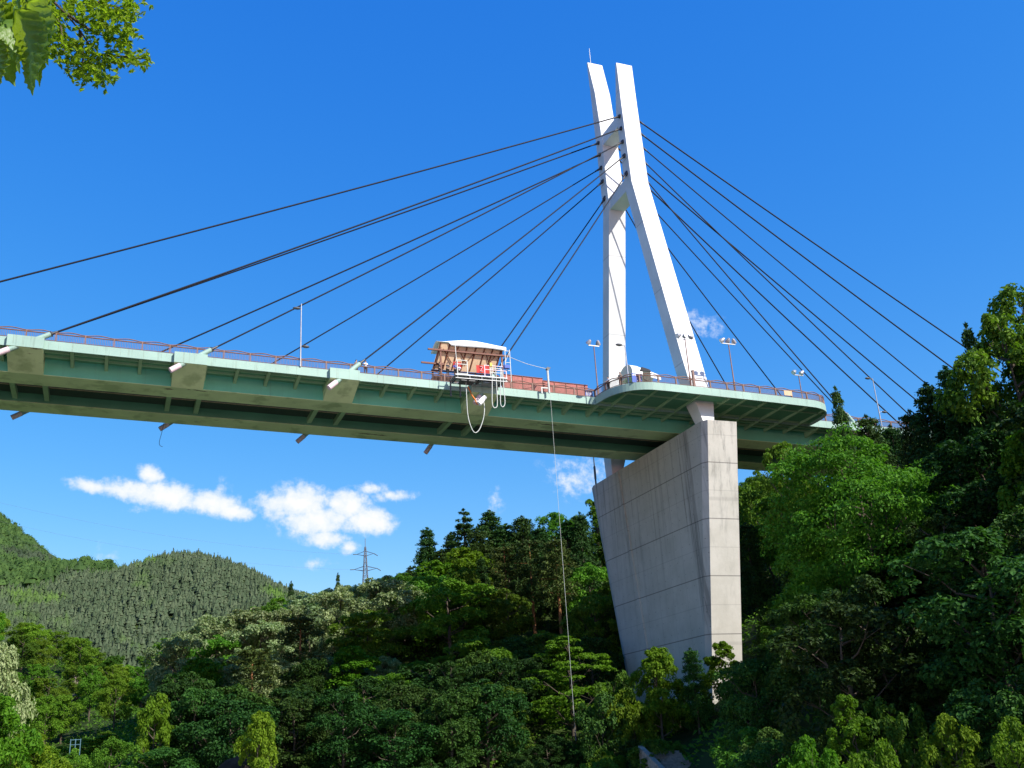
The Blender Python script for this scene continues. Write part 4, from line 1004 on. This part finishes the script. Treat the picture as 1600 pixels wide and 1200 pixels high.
for x in (37.75, 39.0):
    m_ = MB(); m_.bar((x, 112.15, Z0 - 2.1), (x, 112.15, Z0), .16); m_.build('hanger', M['darksteel'], pf)
def frame(x0, x1, y, z0, z1, mids, m, nm):
    m_ = MB()
    for x in (x0, x1): m_.bar((x, y, z0), (x, y, z1), .09)
    for z in [z1] + [z0 + (z1 - z0) * q for q in mids]: m_.bar((x0, y, z), (x1, y, z), .08)
    m_.build(nm, M[m], pf)
frame(38.0, 39.3, 109.95, Z0 + .12, Z0 + 2.0, (.72, .05), 'hose', 'gate')
frame(41.6, 44.5, 109.95, Z0 + .12, Z0 + 1.6, (.62,), 'pink', 'guard_rail')
frame(42.4, 43.9, 110.0, Z0 + .12, Z0 + 1.3, (.5,), 'hose', 'guard_rail')
m_ = MB()
for x in (44.0, 44.55, 45.2):
    m_.bar((x, 110.1, Z0 - .3), (x, 110.1, Z0 + (4.1 if x > 44.3 else 2.2)), .075)
for z in (1.2, 2.3, 3.9): m_.bar((44.5, 110.1, Z0 + z), (45.25, 110.1, Z0 + z), .06)
m_.bar((44.5, 110.1, Z0 + 2.3), (45.2, 110.1, Z0 + 3.9), .05)
m_.build('mast_frame', M['hose'], pf)
m_ = MB(); m_.bar((37.98, 109.95, Z0 + .1), (37.98, 110.4, Z0 + 4.3), .06); m_.build('stay_pole', M['hose'], pf)
m_ = MB(); m_.box(44.2, 44.9, 109.6, 110.05, Z0 + 1.35, Z0 + 1.8); m_.build('winch', M['blue'], pf)
m_ = MB(); m_.box(42.3, 42.6, 109.8, 110.0, Z0 + 1.5, Z0 + 1.95); m_.build('tool_bag', simple('yellow_bag', (.7, .55, .08)), pf)
# hoses and ropes hanging from the platform
def hang(name, label, cat, pts, r, m, n=8):
    m_ = MB(); P_ = [Vector(p) for p in pts]; o = []
    for i in range(len(P_) - 1):
        p0 = P_[max(i - 1, 0)]; p1 = P_[i]; p2 = P_[i + 1]; p3 = P_[min(i + 2, len(P_) - 1)]
        for k in range(8):
            t = k / 8; o.append(.5 * ((2 * p1) + (-p0 + p2) * t + (2 * p0 - 5 * p1 + 4 * p2 - p3) * t * t + (-p0 + 3 * p1 - 3 * p2 + p3) * t ** 3))
    o.append(P_[-1]); m_.tube(o, r, n); return tag(m_.build(name, M[m]), label, cat)
hang('hose', 'long white hose looping from the platform down to the anchor tube', 'hose', [at(728, 596, 111), at(729, 618, 111), at(731, 648, 111), at(736, 667, 111), at(742, 676, 111), at(749, 671, 111), at(755, 655, 111), at(757, 640, 111), at(756, 629, 111.6)], .055, 'hose')
hang('hose', 'white hose hanging in a narrow loop, left of the two at the platform end', 'hose', [at(769, 570, 110), at(769, 600, 110), at(769, 628, 110), at(771, 636, 110), at(774, 637, 110), at(777, 632, 110), at(776, 605, 110), at(774, 572, 110)], .06, 'hose')
hang('hose', 'white hose hanging in a narrow loop, right of the two at the platform end', 'hose', [at(782, 575, 110), at(782, 605, 110), at(782, 629, 110), at(784, 635, 110), at(787, 635, 110), at(789, 628, 110), at(787, 605, 110), at(785, 575, 110)], .06, 'hose')
hang('rope', 'orange rope tied from the platform to the white tube end below', 'rope', [at(731, 604, 111.9), at(735, 612, 111.9), at(737, 617, 111.6), at(742, 624, 111.4), at(746, 631, 111.3), at(752, 631, 111.3)], .09, 'orange')
m_ = MB(); a, b = Vector(at(758, 620, 111.2)), Vector(at(748, 631, 111.1)); m_.tube([a, a.lerp(b, .5), b], [.26, .36, .34], 10); tag(m_.build('buoy', M['shirtw']), 'white plastic sheath over the anchor tube end below the platform', 'sheath')
hang('rope', 'thin pale safety line from the platform mast to the pulley post', 'rope', [(45.2, 110.1, 48.0), (48.0, 111.2, 47.75), (51.35, 112.3, 47.75)], .035, 'hose')
pl = thing('pulley_post', 'white pulley post clamped to the deck edge above the long rope', 'post', (51.35, 112.3, 44.4))
m_ = MB(); m_.bar((51.3, 112.25, 44.35), (51.3, 112.25, 47.6), .2); m_.build('pole', M['hose'], pl)
m_ = MB(); m_.box(50.2, 51.2, 112.2, 112.35, 44.95, 45.1); m_.box(50.2, 50.36, 112.2, 112.35, 44.2, 44.94); m_.build('clamp', M['hose'], pl)
m_ = MB(); m_.tube([(51.35, 112.1, 47.75), (51.35, 112.4, 47.75)], .24, 12); m_.bar((51.1, 112.25, 47.55), (51.75, 112.25, 47.95), .12); m_.build('pulley', M['sock'], pl)
hang('bungee_rope', 'very long thin white rope hanging from the pulley post into the valley', 'rope', [(51.35, 112.0, 47.6), (51.33, 112.0, 44.0), (51.3, 111.98, 30), (51.27, 111.95, 15), (51.25, 112, 2.2)], .019, 'hose', 6)
m_ = MB(); m_.tube([(51.25, 112, 2.4), (51.25, 112, 1.5)], [.06, .09], 6); tag(m_.build('rope_weight', M['darksteel']), 'small dark weight at the bottom end of the long rope', 'weight')
hang('rope', 'thin dark line dangling under the deck at left', 'rope', [at(257, 657, 131), at(253, 675, 131), at(249, 690, 131), at(250, 696, 131), at(254, 698, 131)], .03, 'sock')

# ------------------------------------------------------------------ red mesh fence, signs, canopy on the deck
rfn = thing('red_fence', 'tall faded red mesh barrier behind the railing between shelter and plaza', 'fence', (52, 114.4, 44.5))
segs = [(45.6, 51.5, 2.45), (51.5, 58.1, 2.15)]
for a, b, h in segs:
    n_ = 4
    for k in range(n_):
        x0 = a + (b - a) * k / n_; x1 = a + (b - a) * (k + 1) / n_
        m_ = MB(); m_.hexa([(x0 + .05, 114.38, dz(x0) + .1), (x1 - .05, 114.38, dz(x1) + .1), (x1 - .05, 114.42, dz(x1) + .1), (x0 + .05, 114.42, dz(x0) + .1)], [(x0 + .05, 114.38, dz(x0) + h), (x1 - .05, 114.38, dz(x1) + h), (x1 - .05, 114.42, dz(x1) + h), (x0 + .05, 114.42, dz(x0) + h)]); m_.build('mesh_panel', M['redmesh'], rfn)
        m_ = MB(); m_.bar((x0, 114.36, dz(x0)), (x0, 114.36, dz(x0) + h + .06), .09); m_.build('post', M['brown2'], rfn)
    m_ = MB(); m_.bar((a, 114.33, dz(a) + h + .03), (b, 114.33, dz(b) + h + .03), .07); m_.build('top_rail', M['brown2'], rfn)
sg = thing('notice_sign', 'blue sign with white marks behind the plaza rail left of the green board', 'sign', (60.2, 106.9, 44.1))
m_ = MB(); m_.box(60.5, 62.0, 106.35, 106.4, 44.45, 45.7); m_.build('panel', M['blue'], sg)
m_ = MB()
for x, z, w, h in ((60.6, 45.35, .14, .2), (60.8, 45.4, .1, .15), (60.95, 45.35, .16, .2), (61.2, 45.38, .1, .16), (61.4, 45.36, .14, .2), (61.65, 44.9, .08, .6), (61.2, 44.62, .16, .1)): m_.box(x, x + w, 106.33, 106.349, z, z + h)
m_.build('lettering', M['shirtw'], sg)
gb = thing('notice_board', 'dark green notice board with a ragged dark top on the plaza', 'board', (62.7, 106.9, 44.1))
m_ = MB(); m_.box(62.3, 63.4, 106.5, 106.6, 44.3, 46.2); m_.build('panel', M['boardgreen'], gb)
m_ = MB(); m_.hexa([(61.9, 106.45, 46.2), (63.5, 106.45, 46.2), (63.5, 106.75, 46.2), (61.9, 106.75, 46.2)], [(62.2, 106.5, 46.75), (63.3, 106.5, 46.5), (63.3, 106.7, 46.5), (62.2, 106.7, 46.75)]); m_.build('hood', M['shirtd'], gb)
bs = thing('barrier_panel', 'small blue barrier panel with white stripes where the railing meets the plaza', 'panel', (57.8, 113.2, 44.4))
m_ = MB(); m_.box(57.0, 58.1, 113.12, 113.16, 44.5, 45.5); m_.build('panel', M['blue'], bs)
m_ = MB()
for x in (57.15, 57.45, 57.75): m_.box(x, x + .12, 113.1, 113.118, 44.7, 45.4)
m_.build('stripe', M['shirtw'], bs)
m_ = MB(); x = 83.5
m_.box(83.3, 84.6, 105.5, 105.56, 46.1 + GRADE * x, 46.8 + GRADE * x); tag(m_.build('sign_plate', M['tan']), 'plain tan plate fixed to the right part of the plaza rail', 'sign')
ct = thing('canopy_tent', 'white rounded canopy tent with cream end standing on the plaza', 'tent', (63.6, 110, 44.1))
pr = []
for k in range(13):
    a = PI * k / 12; pr.append((110.4 - 1.9 * math.cos(a), 46.6 + 1.75 * math.sin(a) ** .8))
vs = []; fs = []
for i in range(9):
    s = i / 8; sc = 1 - .35 * max(0, s - .25) / .75
    for (y, z) in pr: vs.append((61.9 + 4.6 * s, 110.4 + (y - 110.4) * sc, 46.4 + (z - 46.4) * sc - .25 * s))
for i in range(8):
    for j in range(12): fs.append((i * 13 + j, i * 13 + j + 1, (i + 1) * 13 + j + 1, (i + 1) * 13 + j))
m_ = MB(); m_.add(vs, fs, True); m_.build('roof', M['tarp'], ct)
m_ = MB(); m_.add([(61.92, y, z) for y, z in pr], [tuple(range(13))]); m_.build('end_wall', M['cream'], ct)
for x, y in ((62.0, 108.7), (62.0, 112.1), (66.0, 109.3), (66.0, 111.6)):
    m_ = MB(); m_.bar((x, y, 43.95), (x, y, 46.6), .08); m_.build('leg', M['steel'], ct)
pp = thing('pole_lamp', 'thin dark pole standing on the far end of the pier top', 'pole', (71.1, 140.2, 39.87))
m_ = MB(); m_.tube([(71.1, 140.2, 39.86), (71.1, 140.2, 42.2), (71.1, 140.2, 45.0)], [.16, .12, .08], 8); m_.build('shaft', M['sock'], pp)
m_ = MB(); m_.tube([(71.1, 140.2, 41.2), (71.1, 140.2, 43.3)], .19, 8); m_.build('sleeve', M['darksteel'], pp)

# ------------------------------------------------------------------ transmission tower on the ridge
tx, ty, _z = at(571, 905, 600); tb = gz(tx, ty); ttop = at(572, 847, 600)[2]
lt = thing('transmission_tower', 'grey lattice transmission tower on the ridge below the clouds', 'transmission tower', (tx, ty, tb))
def hw(z): t = (z - tb) / (ttop - tb); return 2.5 * (1 - t) ** 1.15 + .28
m_ = MB(); lev = [tb + (ttop - 3 - tb) * k / 11 for k in range(12)]
for i in range(11):
    z0, z1 = lev[i], lev[i + 1]; a, b = hw(z0), hw(z1)
    c0 = [(tx - a, ty - a, z0), (tx + a, ty - a, z0), (tx + a, ty + a, z0), (tx - a, ty + a, z0)]; c1 = [(tx - b, ty - b, z1), (tx + b, ty - b, z1), (tx + b, ty + b, z1), (tx - b, ty + b, z1)]
    for k in range(4):
        m_.bar(c0[k], c1[k], .30); m_.bar(c0[k], c1[(k + 1) % 4], .16); m_.bar(c0[(k + 1) % 4], c1[k], .16); m_.bar(c1[k], c1[(k + 1) % 4], .16)
m_.bar((tx, ty, lev[-1]), (tx, ty, ttop + 2.2), .3); m_.build('lattice', M['lattice'], lt)
rl = Vector((.93, -.36, 0))
wires = []
for fz, ln in ((865.5, 5.2), (889, 7.0), (877, 4.0)):
    z = at(572, fz, 600)[2]
    for s in (-1, 1):
        if ln < 5: continue
        tip = Vector((tx, ty, z)) + rl * s * ln; m_ = MB()
        for o in ((0, 0, -1.2), (0, 0, 1.6)):
            for q in (-1, 1): m_.bar((tx + s * hw(z) * .8, ty + q * hw(z) * .8, z + o[2]), tip, .22)
        cr = m_.build('crossarm', M['lattice'], lt)
        m_ = MB(); e = tip + Vector((-2.4 if s < 0 else 2.2, -1.0, -.3 if s < 0 else -1.6)); m_.tube([tip, e], .26, 6); m_.build('insulator', M['darksteel'], cr); wires.append((e, s))
for n, (e, s) in enumerate(wires):
    if s > 0: continue
    far = Vector((e.x - 260, e.y - 40, e.z + 34)); pts = []
    for k in range(25):
        t = k / 24; p = e.lerp(far, t); p.z -= 4 * t * (1 - t) * 9; pts.append(p)
    m_ = MB(); m_.tube(pts, .03, 5); tag(m_.build('power_line', M['lattice']), ('upper' if n < 2 else 'lower') + ' faint power line running left from the lattice tower', 'wire')

# ------------------------------------------------------------------ ground details
def lump(name, label, cat, c, sc, m, seed, kind=None):
    rng = random.Random(seed); m_ = MB(); m_.ball((0, 0, 0), 1, 18, 12)
    ph = [(Vector((rng.uniform(-1, 1), rng.uniform(-1, 1), rng.uniform(-1, 1))).normalized(), rng.uniform(.5, .95)) for _ in range(16)]
    vs = []
    for v in m_.v:
        v = Vector(v); r = 1.0
        for d, h in ph:
            q = v.dot(d)
            if q > 1e-3: r = min(r, h / q)
        vs.append((c[0] + v.x * r * sc[0], c[1] + v.y * r * sc[1], c[2] + v.z * r * sc[2]))
    m_.v = vs; m_.sm = [False] * len(m_.sm); return tag(m_.build(name, M[m]), label, cat)
x, y, z = at(385, 1165, 106); lump('rock_outcrop', 'grey rock face at the bottom edge under the wooded slope', 'rock', (x, y + 1.5, z - 3.4), (3.6, 2.2, 3.6), 'rock', 8)
for (px, py, Y, s, txt) in ((114, 1066, 262, 2.0, 'pale bare earth scar, upper left of three on the low green hill'), (118, 1092, 258, 1.9, 'pale bare earth scar under the upper one on the low green hill'), (164, 1104, 262, 1.7, 'pale bare earth scar at the right on the low green hill')):
    x, y, z = at(px, py, Y); lump('earth_scar', txt, 'bare earth', (x, y + 1.0, z), (s * .7, s * .9, s * .9), 'earth', int(px))
x, y, z = at(126, 1158, 150)
m_ = MB()
for k in range(3): m_.bar((x - 1.2 + k * .6, y, gz(x, y) - .2), (x - 1.2 + k * .6, y, z + .3), .1)
m_.bar((x - 1.2, y, z + .2), (x, y, z + .2), .07); m_.bar((x - 1.2, y, z - .4), (x, y, z - .4), .07)
tag(m_.build('guard_fence', simple('pale_blue_paint', (.08, .17, .22))), 'small pale blue fence in the valley at lower left', 'fence')
sx, sy, sz = at(1045, 1176, 97); st = thing('stone_stairs', 'weathered stone steps with a sloping side wall at the bottom edge below the pier', 'stairs', (sx, sy, sz - 3))
for k in range(12):
    m_ = MB(); m_.box(sx - 1.3, sx + 2.6, sy - 2.6 + k * .45, sy - 2.6 + (k + 1) * .45 - .01, sz - 8, sz - 2.6 + k * .25); m_.build('step', M['step'], st)
m_ = MB(); m_.hexa([(sx - 1.9, sy - 3, sz - 8), (sx - 1.32, sy - 3, sz - 8), (sx - 1.32, sy + 3, sz - 8), (sx - 1.9, sy + 3, sz - 8)], [(sx - 1.9, sy - 3, sz - 2.3), (sx - 1.32, sy - 3, sz - 2.3), (sx - 1.32, sy + 3, sz + .85), (sx - 1.9, sy + 3, sz + .85)]); m_.build('side_wall', M['step'], st)

# ------------------------------------------------------------------ branches hanging into the upper left corner
def atD(px, py, D):
    r = ray(px, py); return Vector(tuple(r / F * D))
def big_leaf_mesh(L, W, seed):
    rng = random.Random(seed); nx, ny = 22, 8; vs = []; fs = []
    for i in range(nx + 1):
        t = i / nx; wd = W * 1.1 * (t ** .5) * max(0.0, 1 - t) ** 1.1
        if i == nx: wd = 0.001
        for j in range(-ny, ny + 1):
            s = j / ny; tooth = 1 + (.09 * ((i % 2) * 2 - 1) if abs(j) == ny and 2 < i < nx else 0)
            vein = .010 * math.sin((t * 9 - abs(s) * 1.1) * 2 * PI) * min(1, abs(s) * 3) * math.sin(PI * t)
            vs.append((s * wd * tooth, L * (t - .10 * abs(s) * 0 + .06 * abs(s) * (1 - t)), (abs(s) * wd * .22 + vein - .10 * L * t * t + .012 * math.sin(5 * t))))
    k = 2 * ny + 1
    for i in range(nx):
        for j in range(2 * ny): fs.append((i * k + j, i * k + j + 1, (i + 1) * k + j + 1, (i + 1) * k + j))
    return np.array(vs, float), fs
def bigleafmat():
    m, nt, out = mat('big_leaf'); g = NG(nt)
    uvp = g.new("ShaderNodeTexCoord").outputs['Object']; oi = g.new("ShaderNodeObjectInfo").outputs['Random']
    n = g.ramp(g.noise(uvp, 26.0, 5), .3, .7)
    c = g.mix(n, (0.085, 0.165, 0.020), (0.14, 0.24, 0.034))
    p = g.new("ShaderNodeBsdfPrincipled"); nt.links.new(c, p.inputs['Base Color']); p.inputs['Roughness'].default_value = .42; p.inputs['Specular IOR Level'].default_value = .35
    t = g.new("ShaderNodeBsdfTranslucent"); t.inputs[0].default_value = (.42, .60, .03, 1)
    mx = g.new("ShaderNodeMixShader"); mx.inputs[0].default_value = .42
    nt.links.new(p.outputs[0], mx.inputs[1]); nt.links.new(t.outputs[0], mx.inputs[2]); nt.links.new(mx.outputs[0], out.inputs[0]); return m
M['bigleaf'] = bigleafmat()
br = thing('leafy_branch', 'near branch of large ribbed leaves hanging into the top left corner', 'branch', tuple(atD(10, -60, 2.6)))
stem = [atD(-60, -120, 2.55), atD(-20, -60, 2.58), atD(20, -22, 2.6), atD(45, 2, 2.62)]
m_ = MB(); m_.tube(stem, [.008, .006, .0045, .003], 7); m_.build('twig', M['bark'], br)
right = Vector(tuple(ROT @ np.array([1, 0, 0]))); upv = Vector(tuple(ROT @ np.array([0, 1, 0]))); bck = Vector(tuple(ROT @ np.array([0, 0, 1])))
LV = [((38, -4), (84, 134), 62, 2.62, .25), ((20, 8), (71, 150), 54, 2.56, -.35), ((50, -14), (88, 30), 46, 2.70, .5), ((8, 30), (60, 92), 50, 2.66, .1), ((-18, 64), (12, 146), 42, 2.60, .2),
      ((-22, 10), (36, 90), 52, 2.72, -.2), ((-30, -30), (22, 52), 56, 2.68, .4), ((20, -40), (60, 40), 50, 2.76, -.1), ((-30, 50), (24, 122), 40, 2.74, .35), ((60, -40), (78, 20), 36, 2.8, .3), ((-10, 20), (48, 112), 54, 2.86, .1), ((30, 20), (90, 100), 44, 2.88, -.3), ((-40, 0), (14, 100), 50, 2.9, .2), ((0, -50), (46, 20), 54, 2.84, 0)]
for n, (b, t, wpx, D, tw) in enumerate(LV):
    A, B = atD(*b, D), atD(*t, D - .02); L = (B - A).length * 1.02; v, fs = big_leaf_mesh(L, wpx / F * D * 1.75, n)
    yv = (B - A).normalized(); zv = (SUN * .62 + bck * (.7 if n in (8, 3) else -.8) + right * math.sin(tw) * .5); zv = (zv - yv * zv.dot(yv)).normalized(); xv = yv.cross(zv)
    o = Vector(parent_world(br)); W_ = [tuple(A + xv * p[0] + yv * p[1] + zv * p[2]) for p in v]
    m_ = MB(); m_.add(W_, fs, True); m_.build('leaf', M['bigleaf'], br)
fb = thing('leafy_branch', 'spray of small bright leaves on thin twigs behind the large leaves at top left', 'branch', tuple(atD(60, -60, 7)))
tw_ = MB()
for pts in (((-20, -80), (60, -20), (104, 22), (125, 48), (150, 85), (175, 110)), ((104, 22), (140, 46), (165, 58), (195, 62)), ((60, -20), (120, -10), (170, 10), (205, 12)), ((125, 48), (130, 90), (128, 118)), ((150, 85), (190, 88), (225, 92)), ((60, -20), (95, 40), (100, 80))):
    P_ = [atD(px, py, 7 + .25 * math.sin(px * .05)) for px, py in pts]; tw_.tube(P_, [.012 * (1 - .75 * i / (len(P_) - 1)) for i in range(len(P_))], 6)
tw_.build('twig', M['bark'], fb)
CL = [(148, 12, 34, 24), (185, 22, 32, 28), (205, 8, 18, 16), (120, 8, 26, 18), (145, 38, 24, 16), (170, 50, 24, 14), (200, 48, 16, 18), (190, 70, 22, 14), (215, 92, 20, 12), (190, 92, 30, 16), (155, 95, 30, 22), (160, 122, 26, 14), (125, 112, 22, 20), (118, 75, 22, 26), (95, 50, 22, 26), (92, 18, 22, 26), (140, 70, 14, 12), (82, 78, 18, 18), (230, 94, 8, 8), (105, 95, 14, 14), (60, 40, 26, 30), (30, 60, 30, 26)]
rng = np.random.default_rng(5); cc = []; 
for (px, py, a, b) in CL:
    for _ in range(int(a * b * .115)):
        q = rng.normal(size=2) * .5; cc.append(tuple(atD(px + q[0] * a, py + q[1] * b, 7 + rng.normal() * .22)))
cc = np.array(cc); n = len(cc)
M['sprayleaf'] = leafmat('spray_leaf', (0.13, 0.24, 0.018), (0.24, 0.36, 0.03), .6, .4, vary=.1)
V = []; Fs = []
for j in range(3):     # three-fingered leaves: three leaflets each
    ax = rdir(rng, n) + np.array([0, 0, -.3])
    if j: ax = ax0 + rdir(rng, n) * .8
    else: ax0 = ax
    nrm = rdir(rng, n) + np.array([0, -.2, 1.0]); s = .055 * rng.uniform(.7, 1.25, n)
    v, f = cards(cc + ax / np.linalg.norm(ax, axis=1, keepdims=True) * .022, nrm, ax, s, .42, rng); V.append(v); Fs.append(f + 4 * n * j)
me = npmesh('foliage', np.concatenate(V) - np.array(parent_world(fb)), np.concatenate(Fs), M['sprayleaf']); ob = bpy.data.objects.new('foliage', me); COL.objects.link(ob); ob.parent = fb

# ------------------------------------------------------------------ light and sky
sd = bpy.data.lights.new('sun', 'SUN'); so = bpy.data.objects.new('sun', sd); COL.objects.link(so)
sd.energy = 4.0; sd.angle = math.radians(.55); sd.color = (1.0, .955, .88)
so.rotation_euler = (-SUN).to_track_quat('-Z', 'Y').to_euler(); so.location = (60, -60, 90)
w = bpy.data.worlds.new("World"); scene.world = w; w.use_nodes = True
nt = w.node_tree; nt.nodes.clear(); g = NG(nt); outw = g.new("ShaderNodeOutputWorld"); bg = g.new("ShaderNodeBackground")
sky = g.new("ShaderNodeTexSky"); sky.sky_type = 'NISHITA'; sky.sun_disc = False
sky.sun_elevation = math.asin(SUN.z); sky.sun_rotation = math.atan2(SUN.x, SUN.y)
sky.air_density = 1.0; sky.dust_density = 0.2; sky.ozone_density = 3.0; sky.altitude = 600
hs = g.new("ShaderNodeHueSaturation"); hs.inputs['Saturation'].default_value = 1.30; hs.inputs['Value'].default_value = 1.0; hs.inputs['Hue'].default_value = .5
nt.links.new(sky.outputs[0], hs.inputs['Color'])
sr = g.new("ShaderNodeSeparateColor"); nt.links.new(hs.outputs[0], sr.inputs[0]); cr_ = g.new("ShaderNodeCombineColor")
for n_, (k_, p_) in enumerate(((1.50, 1.18), (.785, .815), (.653, .35))):
    v_ = g.math('POWER', g.math('MULTIPLY', sr.outputs[n_], .1), p_); nt.links.new(g.math('MULTIPLY', v_, k_ * 10), cr_.inputs[n_])
# clouds, placed by direction on the sky sphere
tc = g.new("ShaderNodeTexCoord").outputs['Generated']; sp = g.new("ShaderNodeSeparateXYZ"); nt.links.new(tc, sp.inputs[0])
yy = g.math('MAXIMUM', sp.outputs[1], .05); cu = g.math('DIVIDE', sp.outputs[0], yy); cv = g.math('DIVIDE', sp.outputs[2], yy)
cmb = g.new("ShaderNodeCombineXYZ"); nt.links.new(cu, cmb.inputs[0]); nt.links.new(cv, cmb.inputs[1])
wn = g.new("ShaderNodeTexNoise"); wn.inputs['Scale'].default_value = 34; wn.inputs['Detail'].default_value = 7; nt.links.new(cmb.outputs[0], wn.inputs['Vector'])
nz = g.math('MULTIPLY_ADD', g.noise(cmb.outputs[0], 95, 8, .6), .45, g.math('MULTIPLY', g.noise(cmb.outputs[0], 22, 9, .62), .55))
CLOUD = [(150, 760, 50, 13), (205, 768, 60, 20), (235, 742, 22, 17), (270, 775, 60, 24), (330, 785, 55, 22), (365, 800, 36, 14), (435, 790, 45, 26), (470, 785, 48, 34), (500, 815, 70, 26), (545, 790, 34, 26), (575, 815, 46, 22), (510, 842, 40, 16), (545, 855, 18, 12), (580, 762, 26, 9), (620, 775, 34, 9), (772, 783, 10, 18), (905, 740, 34, 26), (1095, 508, 24, 13), (1082, 492, 9, 9), (495, 880, 16, 6), (170, 868, 12, 9), (345, 762, 8, 8), (215, 795, 14, 5)]
dens = None
for n, (px, py, a, b) in enumerate(CLOUD):
    c = ray(px, py); e1 = ray(px + a, py + a * (.14 if n < 6 else 0)); e2 = ray(px, py - b)
    u0, v0 = c[0] / c[1], c[2] / c[1]; A = np.array([[e1[0] / e1[1] - u0, e2[0] / e2[1] - u0], [e1[2] / e1[1] - v0, e2[2] / e2[1] - v0]]); I = np.linalg.inv(A)
    du = g.math('SUBTRACT', cu, float(u0)); dv = g.math('SUBTRACT', cv, float(v0))
    p = g.math('ADD', g.math('MULTIPLY', du, float(I[0, 0])), g.math('MULTIPLY', dv, float(I[0, 1])))
    q = g.math('ADD', g.math('MULTIPLY', du, float(I[1, 0])), g.math('MULTIPLY', dv, float(I[1, 1])))
    r2 = g.math('ADD', g.math('MULTIPLY', p, p), g.math('MULTIPLY', q, q))
    amp = 1.0 if n < 13 else (.5 if n in (13, 14) else (.28 if n < 19 else .18))
    d = g.math('MULTIPLY', g.math('SUBTRACT', 1.0, g.math('SQRT', r2)), amp)
    dens = d if dens is None else g.math('MAXIMUM', dens, d)
nn = g.math('MULTIPLY_ADD', nz, 3.6, -1.62)
mask = g.ramp(g.math('ADD', g.math('MULTIPLY', dens, 1.3), nn), -.05, .9)
mask = g.math('MULTIPLY', mask, g.ramp(dens, -.55, .1))
mask = g.math('MULTIPLY', mask, g.ramp(sp.outputs[1], .05, .1))
bright = g.mix(g.ramp(g.math('ADD', dens, nn), .3, 1.3), (4.2, 4.7, 5.6), (5.6, 5.5, 5.4))
mask = g.math('MULTIPLY', mask, .93)
col = g.mix(mask, cr_.outputs[0], bright)
nt.links.new(col, bg.inputs[0]); bg.inputs[1].default_value = 0.10; nt.links.new(bg.outputs[0], outw.inputs[0])
scene.view_settings.view_transform = 'Standard'; scene.view_settings.look = 'None'
scene.view_settings.exposure = 0.95; scene.view_settings.gamma = 1.0
scene.render.engine = 'CYCLES'; scene.cycles.max_bounces = 8; scene.cycles.diffuse_bounces = 4; scene.cycles.use_denoising = True
